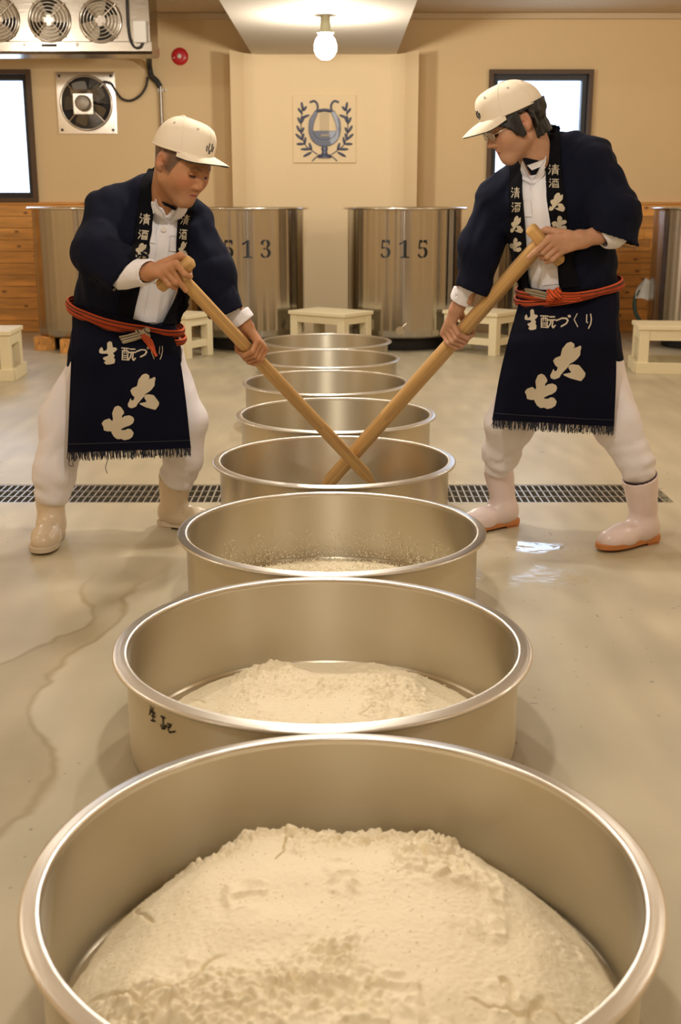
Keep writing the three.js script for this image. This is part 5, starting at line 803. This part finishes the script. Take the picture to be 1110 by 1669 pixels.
  { const k = o.sash.knot, p = J(k[0], k[1], 4.0), b = hit(all, k[0], k[1]); const pp = b.add(V(0, CH, 0).sub(b).normalize().multiplyScalar(o.sash.out + 0.006)); const g = surf(blend([cone(pp.clone().add(V(-0.014, -0.012, 0)), pp.clone().add(V(0.013, 0.012, 0)), 0.013, 0.013), cone(pp.clone().add(V(-0.018, 0.010, 0.002)), pp.clone().add(V(0.018, -0.006, 0.004)), 0.009, 0.009)], 0.006), [pp.x - 0.05, pp.y - 0.05, pp.z - 0.05], [pp.x + 0.05, pp.y + 0.05, pp.z + 0.05], 0.003); const u = g.attributes.uv; for (let i = 0; i < u.count; i++) u.setXY(i, 0, u.getX(i) * 22 + u.getY(i) * 22); mesh('knot', g, o.sash.knotGrey ? matG : matO, sash); }
  for (const e of o.sash.ends) { const l = e.lines, m = mesh('sash_end', patch(l, 6, 14, (x, y, u, v) => { const p = hit(all, x, y); p.add(V(0, CH, 0).sub(p).normalize().multiplyScalar(o.sash.out)); const w = -hit(apronD, x, y, 3.6, -p.z + 0.02).z; return J(x, y, Math.min(-p.z, w - 0.010)); }, 0.004, 0.006), e.grey ? matG : matO, sash); const u = m.geometry.attributes.uv; for (let i = 0; i < u.count; i++) { const a = u.getX(i), b = u.getY(i); u.setXY(i, b, a); } }
  // cap, hair, glasses ride on the head
  const hd = (name, geo, mat, parent) => { geo.applyMatrix4(hf.m); return mesh(name, geo, mat, parent ?? t); };
  const cp = capParts(o.cap); const cm = (g) => { if (o.cap.roll) g.rotateX(o.cap.roll); return g; };
  const crown = hd('cap', cm(cp.crown), M.capBoth ??= (() => { const m = M.cap.clone(); m.side = THREE.DoubleSide; return m; })());
  hd('brim', cm(cp.brimTop), M.cap, crown); hd('brim_underside', cm(cp.brimUnder), M.capUnder, crown); hd('seam', cm(cp.trim), M.cap, crown); hd('button', cm(cp.button), M.cap, crown); hd('eyelet', cm(cp.eyelets), M.capEye ??= std({ color: rgb(0.45, 0.38, 0.3), roughness: 0.9 }), crown); hd('emblem', cm(cp.emblem), M.ink, crown);
  if (o.hair) {
    const f = o.hair(local), g = surf(f, [-0.13, -0.14, -0.15], [0.13, 0.13, 0.14], 0.0032); hd('hair', g, M.hair);
  }
  if (o.glasses) {
    const gl = new THREE.Group(); gl.name = 'glasses'; t.add(gl);
    for (const s of [-1, 1]) {
      const cx = s * 0.033, lens = Array.from({ length: 20 }, (_, i) => { const a = i / 20 * 6.2832, ex = 0.0225 * Math.sign(Math.cos(a)) * Math.pow(Math.abs(Math.cos(a)), 0.75), ey = 0.0145 * Math.sign(Math.sin(a)) * Math.pow(Math.abs(Math.sin(a)), 0.75); return V(cx + ex, 0.0 + ey, 0.106 - 0.25 * Math.abs(cx + ex) * Math.abs(cx + ex) * 6); });
      hd('frame', tube(lens, 0.0013, 60, 6, true), M.wire, gl);
      const sh2 = new THREE.Shape(lens.map((p) => new THREE.Vector2(p.x, p.y))); const lg = new THREE.ExtrudeGeometry(sh2, { depth: 0.001, bevelEnabled: false }); const lpz = lg.attributes.position; for (let i = 0; i < lpz.count; i++) lpz.setZ(i, lpz.getZ(i) + 0.1055 - 1.5 * lpz.getX(i) ** 2); lg.computeVertexNormals(); hd('lens', lg, M.glass, gl);
      hd('temple', tube([V(s * 0.056, 0.004, 0.1015), V(s * 0.072, 0.005, 0.085), V(s * 0.078, 0.006, 0.03), V(s * 0.080, 0.008, -0.012), V(s * 0.078, -0.012, -0.03)], 0.0013, 30, 6), M.wire, gl);
    }
    hd('bridge', tube([V(-0.011, 0.003, 0.106), V(0, 0.006, 0.112), V(0.011, 0.003, 0.106)], 0.0013, 12, 6), M.wire, gl);
  }
  const base = V(W.x, 0, W.z); for (const c of t.children) c.position.sub(base); t.position.copy(base);
  return t;
}
const capN = (o) => ({ w: 1, emblemAt: 0, zOff: -0.010, back: 0.106, y0: 0.048, tilt: 0, hBack: 0.088, hFront: 0.092, topShift: 0, brim: 0.075, droop: 0.022, ...o });

// left worker
{
  const elbR = J(160, 452, 3.94), elbL = J(350, 464, 4.06), cU = J(288, 446, 3.752), cLo = along(poleL, 408);
  worker({
    label: 'older worker with cropped hair under a cream cap, bending over a pole at left',
    waist: [198, 520, 4.17], neck: [262, 322, 4.04], neckBase: [273, 330, 4.05], neckR: 0.055, shirtTop: 0.010, yaw: 24, lean: 1, front: 3.98, jacketMat: M.navy,
    torso: [[[192, 358, 4.1, 46], [168, 485, 4.2, 50]], [[280, 378, 4.11, 42], [244, 505, 4.16, 38]], [[184, 334, 4.06, 33], [240, 314, 4.1, 30]], [[250, 316, 4.1, 28], [316, 354, 4.13, 30]], [[212, 400, 4.08, 52], [204, 500, 4.16, 55]]],
    skirt: [[[170, 515, 4.19, 50], [162, 625, 4.2, 59]], [[246, 520, 4.16, 40], [256, 620, 4.14, 50]]], hem: [[105, 610, 4.18], [303, 588, 4.18]],
    arms: [
      { sleeve: [[[172, 340, 4.03, 34], [153, 412, 3.94, 37]], [[153, 412, 3.94, 37], [230, 455, 3.86, 42]]], cut: [212, 443, 3.86], cutN: [0.72, 0.7, -0.02], cuff: [0.004, 0.052, 0.040], slant: V(-0.25, -0.35, 0), bone: [[172, 348, 4.03, 18], [160, 446, 3.95, 8], [228, 442, 3.85, 8]] },
      { sleeve: [[[318, 362, 4.12, 31], [346, 440, 4.05, 34]], [[346, 440, 4.05, 34], [374, 530, 4.02, 31]]], cut: [376, 510, 4.02], cutN: [0.36, 0.93, 0], cuff: [0.012, 0.050, 0.043], bone: [[320, 364, 4.12, 18], [350, 462, 4.07, 13], [384, 530, 4.06, 8]] },
    ],
    open: [[250, 300], [249, 340], [238, 410], [230, 445], [211, 520], [210, 533], [268, 528], [290, 492], [296, 470], [292, 420], [296, 372], [312, 345], [300, 325], [275, 300]],
    vneck: [[238, 262], [250, 300], [275, 361], [308, 300], [300, 255]],
    legs: [[[170, 585, 4.2, 50], [108, 690, 4.15, 42], [88, 770, 4.10, 35], [83, 818, 4.09, 27]], [[255, 590, 4.2, 48], [302, 690, 4.16, 34], [300, 745, 4.2, 31], [288, 783, 4.24, 27]]],
    pelvis: [[178, 555, 4.2, 50], [248, 562, 4.18, 44]],
    boots: [
      { heel: V(-1.055, 0, -4.16), dir: [0.02, 1], len: 0.262, top: J(81, 797, 4.11), rTop: 0.060, mark: J(93, 816, 4.03), topTilt: V(0, 0, 0) },
      { heel: V(-0.688, 0, -4.295), dir: [0.93, 0.36], len: 0.255, top: J(287, 776, 4.26), rTop: 0.066, mark: J(296, 795, 4.2), topTilt: V(0.1, 0, 0.3) },
    ], bootMat: M.boot, soleMat: M.soleCream, bootTint: [0.95, 0.90, 0.80], bootDirt: 0.8,
    head: { at: J(296, 266, 3.97), yaw: 55, pitch: 29, roll: -4, scale: 1.0 },
    face: { skin: [0.43, 0.21, 0.105], flush: 1, brow: 0.75, beard: 0.6, crop: 0.92, wide: 1.05, nose: 0.103 },
    cap: capN({ w: 1.09, y0: 0.041, zOff: -0.004, tilt: 0.02, hBack: 0.098, hFront: 0.104, topShift: -0.022, brim: 0.076, droop: 0.008, roll: -0.23 }),
    hands: [
      { c: cU, a: barL[0].clone().sub(barL[1]), n: V(0.12, 0.62, 0.78), t: V(0.7, -0.7, 0.1), elbow: elbR, r: 0.021, s: 1.04, pm: 0, straight: [null, V(0.42, -0.85, -0.25).normalize(), null, null], armLen: 0.3 },
      { c: cLo, a: poleL.top.clone().sub(poleL.tip), n: V(0.72, 0.62, 0.15), t: V(-0.2, -0.4, 1), elbow: elbL, r: 0.023, s: 1.02, pm: 10, armLen: 0.35 },
    ],
    collar: [[[255, 324, 250, 334], [258, 334, 252, 347], [266, 345, 255, 346], [274, 362, 262, 352]], [[298, 322, 312, 330], [292, 332, 312, 346], [284, 348, 300, 352], [277, 362, 282, 358]]],
    placket: [[[262, 350, 276, 362], [258, 380, 276, 380], [248, 440, 268, 440], [232, 525, 254, 525]]],
    pockets: [[[277, 383, 292, 384], [275, 408, 291, 409]], [[245, 370, 256, 371], [241, 395, 253, 397]]],
    buttons: [[267, 374], [254, 455]],
    under: [{ lift: 0.008, mat: M.navyDark, lines: [[265, 327, 285, 336], [268, 333, 287, 342]] }],
    lapels: [
      { aspect: 8, lines: [[236, 285, 256, 268], [228, 318, 253, 305], [222, 350, 250, 345], [216, 400, 241, 408], [204, 450, 231, 455], [188, 528, 213, 532]], text: [{ g: 'sei', at: [235, 357, 17, 19, 0.08] }, { g: 'shu', at: [232, 383, 16, 16, 0.1] }, { blob: DAI, at: [229, 411, 22, 26] }] },
      { aspect: 8, lines: [[303, 318, 318, 328], [292, 345, 314, 350], [288, 380, 308, 384], [287, 420, 310, 424], [290, 470, 312, 474], [264, 528, 292, 528]], text: [{ g: 'sei', at: [301, 358, 14, 18, 0.12] }, { g: 'shu', at: [299, 381, 15, 16, 0.1] }, { blob: DAI, at: [298, 406, 22, 29] }] },
    ],
    stitches: [{ a: [184, 473], b: [217, 452], n: 12 }],
    apron: {
      D: [4.02, 3.99], bulge: 0.035,
      lines: [[120, 494, 276, 536], [118, 560, 290, 575], [115, 640, 301, 640], [111, 737, 311, 730]],
      text: [{ blob: IKI, at: [176.5, 575.5, 30, 38] }, { g: 'motoh', at: [210, 577, 24, 22, 0.06] }, { g: 'dzu', at: [233, 575, 20, 17, 0.03] }, { g: 'ku', at: [249, 575, 11, 20, 0.02] }, { g: 'ri', at: [262, 575, 9, 22, 0.05] }, { blob: DAI, at: [234, 638, 52, 61] }, { blob: SHICHI, at: [192.5, 689, 55, 58] }],
      threads: [[[172, 742], [175, 750], [172, 762], [175, 772]], [[112, 748], [113, 758], [119, 760], [118, 752]]],
    },
    sash: { c: [205, 520, 4.18], left: [118, 490, 4.2], right: [290, 538, 4.16], turns: [[0.010, 0.004, 0.027], [-0.008, -0.006, 0.025]], out: 0.028, knot: [233, 545], knotGrey: true,
      ends: [{ grey: true, lines: [[228, 541, 231, 551], [212, 545, 215, 556], [194, 549, 200, 560]] }, { lines: [[236, 545, 228, 548], [248, 556, 238, 560], [256, 580, 254, 582]] }] },
  });
}
// right worker
{
  const elbL = J(1008, 376, 3.99), elbR = J(778, 430, 4.16), cU = J(892, 404, 3.985), cLo = along(poleR, 748);
  worker({
    label: 'younger worker with glasses and dark hair under a cream cap, holding a pole at right',
    waist: [928, 478, 4.15], neck: [888, 242, 4.12], neckBase: [876, 262, 4.11], neckR: 0.056, shirtTop: -0.018, yaw: -17, lean: -1, front: 4.0, jacketMat: M.navy,
    torso: [[[850, 328, 4.14, 44], [898, 455, 4.15, 42]], [[942, 312, 4.12, 54], [962, 436, 4.15, 45]], [[806, 322, 4.17, 30], [876, 262, 4.16, 27]], [[912, 250, 4.14, 36], [962, 266, 4.09, 42]], [[900, 345, 4.11, 52], [924, 450, 4.14, 54]]],
    skirt: [[[895, 480, 4.17, 44], [885, 600, 4.17, 54]], [[962, 478, 4.16, 45], [966, 610, 4.15, 52]]], hem: [[830, 590, 4.16], [1015, 585, 4.16]],
    arms: [
      { sleeve: [[[966, 274, 4.06, 41], [1000, 345, 4.0, 42]], [[1000, 345, 4.0, 42], [1000, 430, 3.98, 46]]], cut: [1001, 389, 3.98], cutN: [-0.38, 0.92, 0], cuff: [0.058, 0.056, 0.044], slant: V(0.3, -0.35, 0), bone: [[966, 285, 4.06, 20], [1004, 372, 4.0, 14], [972, 385, 3.97, 10]] },
      { sleeve: [[[808, 326, 4.16, 32], [784, 405, 4.16, 33]], [[784, 405, 4.16, 33], [764, 505, 4.16, 29]]], cut: [761, 472, 4.16], cutN: [-0.37, 0.93, 0], cuff: [0.030, 0.046, 0.041], bone: [[808, 330, 4.16, 18], [782, 430, 4.17, 12], [764, 490, 4.18, 8]] },
    ],
    open: [[852, 250], [850, 300], [854, 360], [858, 420], [860, 470], [905, 474], [916, 470], [908, 420], [896, 360], [888, 300], [890, 225], [870, 240]],
    vneck: [[842, 222], [870, 289], [892, 236], [880, 215]],
    legs: [[[888, 585, 4.17, 52], [832, 690, 4.18, 40], [818, 735, 4.24, 29], [811, 766, 4.27, 22]], [[965, 590, 4.16, 50], [1005, 690, 4.08, 38], [1036, 752, 4.04, 29], [1044, 782, 4.03, 25]]],
    pelvis: [[898, 545, 4.18, 48], [958, 545, 4.17, 50]],
    boots: [
      { heel: V(0.672, 0, -4.32), dir: [-0.86, 0.5], len: 0.265, top: J(812, 762, 4.29), rTop: 0.056, topTilt: V(0, 0, 0) },
      { heel: V(1.150, 0, -4.095), dir: [-0.85, 0.52], len: 0.275, top: J(1043, 776, 4.04), rTop: 0.066, topTilt: V(-0.12, 0, 0.1) },
    ], bootMat: M.bootWhite, soleMat: M.soleOrange, bootTint: [0.98, 0.93, 0.92], bootDirt: 0.25,
    head: { at: J(838, 200, 4.06), yaw: -79, pitch: 28, roll: 0, scale: 0.95 },
    face: { skin: [0.50, 0.275, 0.17], flush: 0.4, brow: 0.8, beard: 0.4, crop: 0, nose: 0.112 },
    cap: capN({ w: 1.12, y0: 0.042, zOff: 0.004, back: 0.124, tilt: 0.03, hBack: 0.098, hFront: 0.098, topShift: -0.006, brim: 0.078, droop: 0.022, roll: -0.07 }),
    hair: (head) => (x, y, z) => {
      const ax = Math.abs(x), tuft = 0.0045 * noise(x * 60, y * 22, z * 60) + 0.003 * noise(x * 150, y * 40, z * 150);
      let d = Math.min(head(x * 0.985, y, z), cone(V(0, -0.02, -0.042), V(0, -0.13, -0.068), 0.043, 0.044)(x, y, z)) - 0.014 - 0.004 * sstep(-0.02, -0.07, z) * sstep(-0.085, -0.02, y) + tuft; d = Math.max(d, -(head(x, y, z) + 0.006));
      const side = y - (z > 0.006 ? lerp(-0.048, 0.022, sstep(0.014, 0.078, z)) : z > -0.030 ? 0.030 : -0.078) + 0.006 * noise(x * 80, z * 120, 3);   // fringe and sideburn low, clear of the ear, long at the nape
      d = Math.max(d, -side); const faceCut = ell([0, -0.05, 0.10], [0.062, 0.072, 0.07])(x, y, z); d = Math.max(d, -faceCut); d = Math.max(d, y - 0.046 - 0.10 * z);
      return d;
    },
    glasses: true,
    hands: [
      { c: cU, a: barR[0].clone().sub(barR[1]), n: V(0.15, 0.5, 0.85), t: V(-0.75, -0.65, 0.1), elbow: elbL, r: 0.022, s: 1.06, pm: 2, straight: [V(-0.66, -0.70, -0.08).normalize(), null, null, null], armLen: 0.45 },
      { c: cLo, a: poleR.top.clone().sub(poleR.tip), n: V(-0.72, 0.62, 0.15), t: V(0.2, -0.4, 1), elbow: elbR, r: 0.0285, s: 1.02, pm: 10, armLen: 0.45 },
    ],
    collar: [[[852, 262, 850, 285], [858, 275, 849, 292], [864, 288, 850, 294], [870, 302, 864, 302]], [[889, 254, 888, 272], [882, 268, 886, 282], [875, 282, 880, 292], [868, 298, 870, 304]]],
    placket: [[[864, 305, 890, 285], [866, 340, 893, 330], [874, 400, 902, 395], [885, 465, 912, 462]]],
    pockets: [[[854, 326, 866, 327], [856, 353, 869, 353]]],
    under: [{ lift: 0.004, mat: M.navyDark, lines: [[852, 256, 880, 262], [860, 272, 882, 272], [869, 292, 872, 292]] }, { lift: 0.011, mat: M.shirt, lines: [[861, 267, 887, 258], [864, 270, 886.5, 262], [868, 275, 885, 268]] }],
    lapels: [
      { aspect: 9, lines: [[832, 268, 849, 258], [830, 300, 850, 295], [831, 340, 853, 340], [831, 380, 856, 380], [834, 420, 858, 420], [846, 472, 862, 474]], text: [{ g: 'sei', at: [840.5, 315, 13, 18, 0] }, { g: 'shu', at: [842, 337, 14, 15, 0] }, { blob: DAI, at: [843.5, 365, 20, 28] }, { blob: SHICHI, at: [842.5, 398, 20, 25] }] },
      { aspect: 9, lines: [[889, 200, 912, 206], [888, 240, 914, 240], [889, 275, 916, 275], [892, 315, 920, 315], [898, 370, 926, 370], [908, 420, 936, 420], [912, 468, 942, 466]], text: [{ g: 'sei', at: [903, 277, 18, 19, 0.02] }, { g: 'shu', at: [903.5, 300, 16, 16, 0.02] }, { blob: DAI, at: [907.5, 330, 26, 30] }, { blob: SHICHI, at: [911, 363, 25, 25] }] },
    ],
    stitches: [{ a: [1004, 400], b: [1040, 405], n: 12 }],
    apron: {
      D: [4.0, 3.99], bulge: 0.04,
      lines: [[852, 478, 1001, 466], [832, 545, 1003, 540], [816, 610, 1003, 620], [803, 684, 1000, 695]],
      text: [{ blob: IKI, at: [866.5, 522, 22, 36] }, { g: 'motoh', at: [893, 525, 24, 22, 0.05] }, { g: 'dzu', at: [918, 525, 23, 20, 0] }, { g: 'ku', at: [938.5, 523, 13, 22, 0] }, { g: 'ri', at: [960, 524, 14, 25, 0] }, { blob: DAI, at: [925, 589, 59, 66] }, { blob: SHICHI, at: [881.5, 637.5, 55, 60] }],
    },
    sash: { c: [928, 472, 4.17], left: [848, 482, 4.18], right: [1008, 458, 4.16], turns: [[0.009, -0.010, 0.025], [-0.002, 0.008, 0.025]], out: 0.028, knot: [903, 480], knotGrey: false,
      ends: [{ grey: true, lines: [[856, 470, 858, 480], [875, 473, 876, 484], [897, 479, 896, 488]] }, { lines: [[908, 476, 908, 487], [925, 477, 927, 491], [944, 477, 950, 488]] }, { lines: [[901, 482, 908, 486], [896, 487, 903, 492], [890, 491, 896, 495]] }] },
  });
}
scene.traverse((o) => { if (o.isMesh) o.castShadow = o.receiveShadow = true; });
renderer.render(scene, camera);
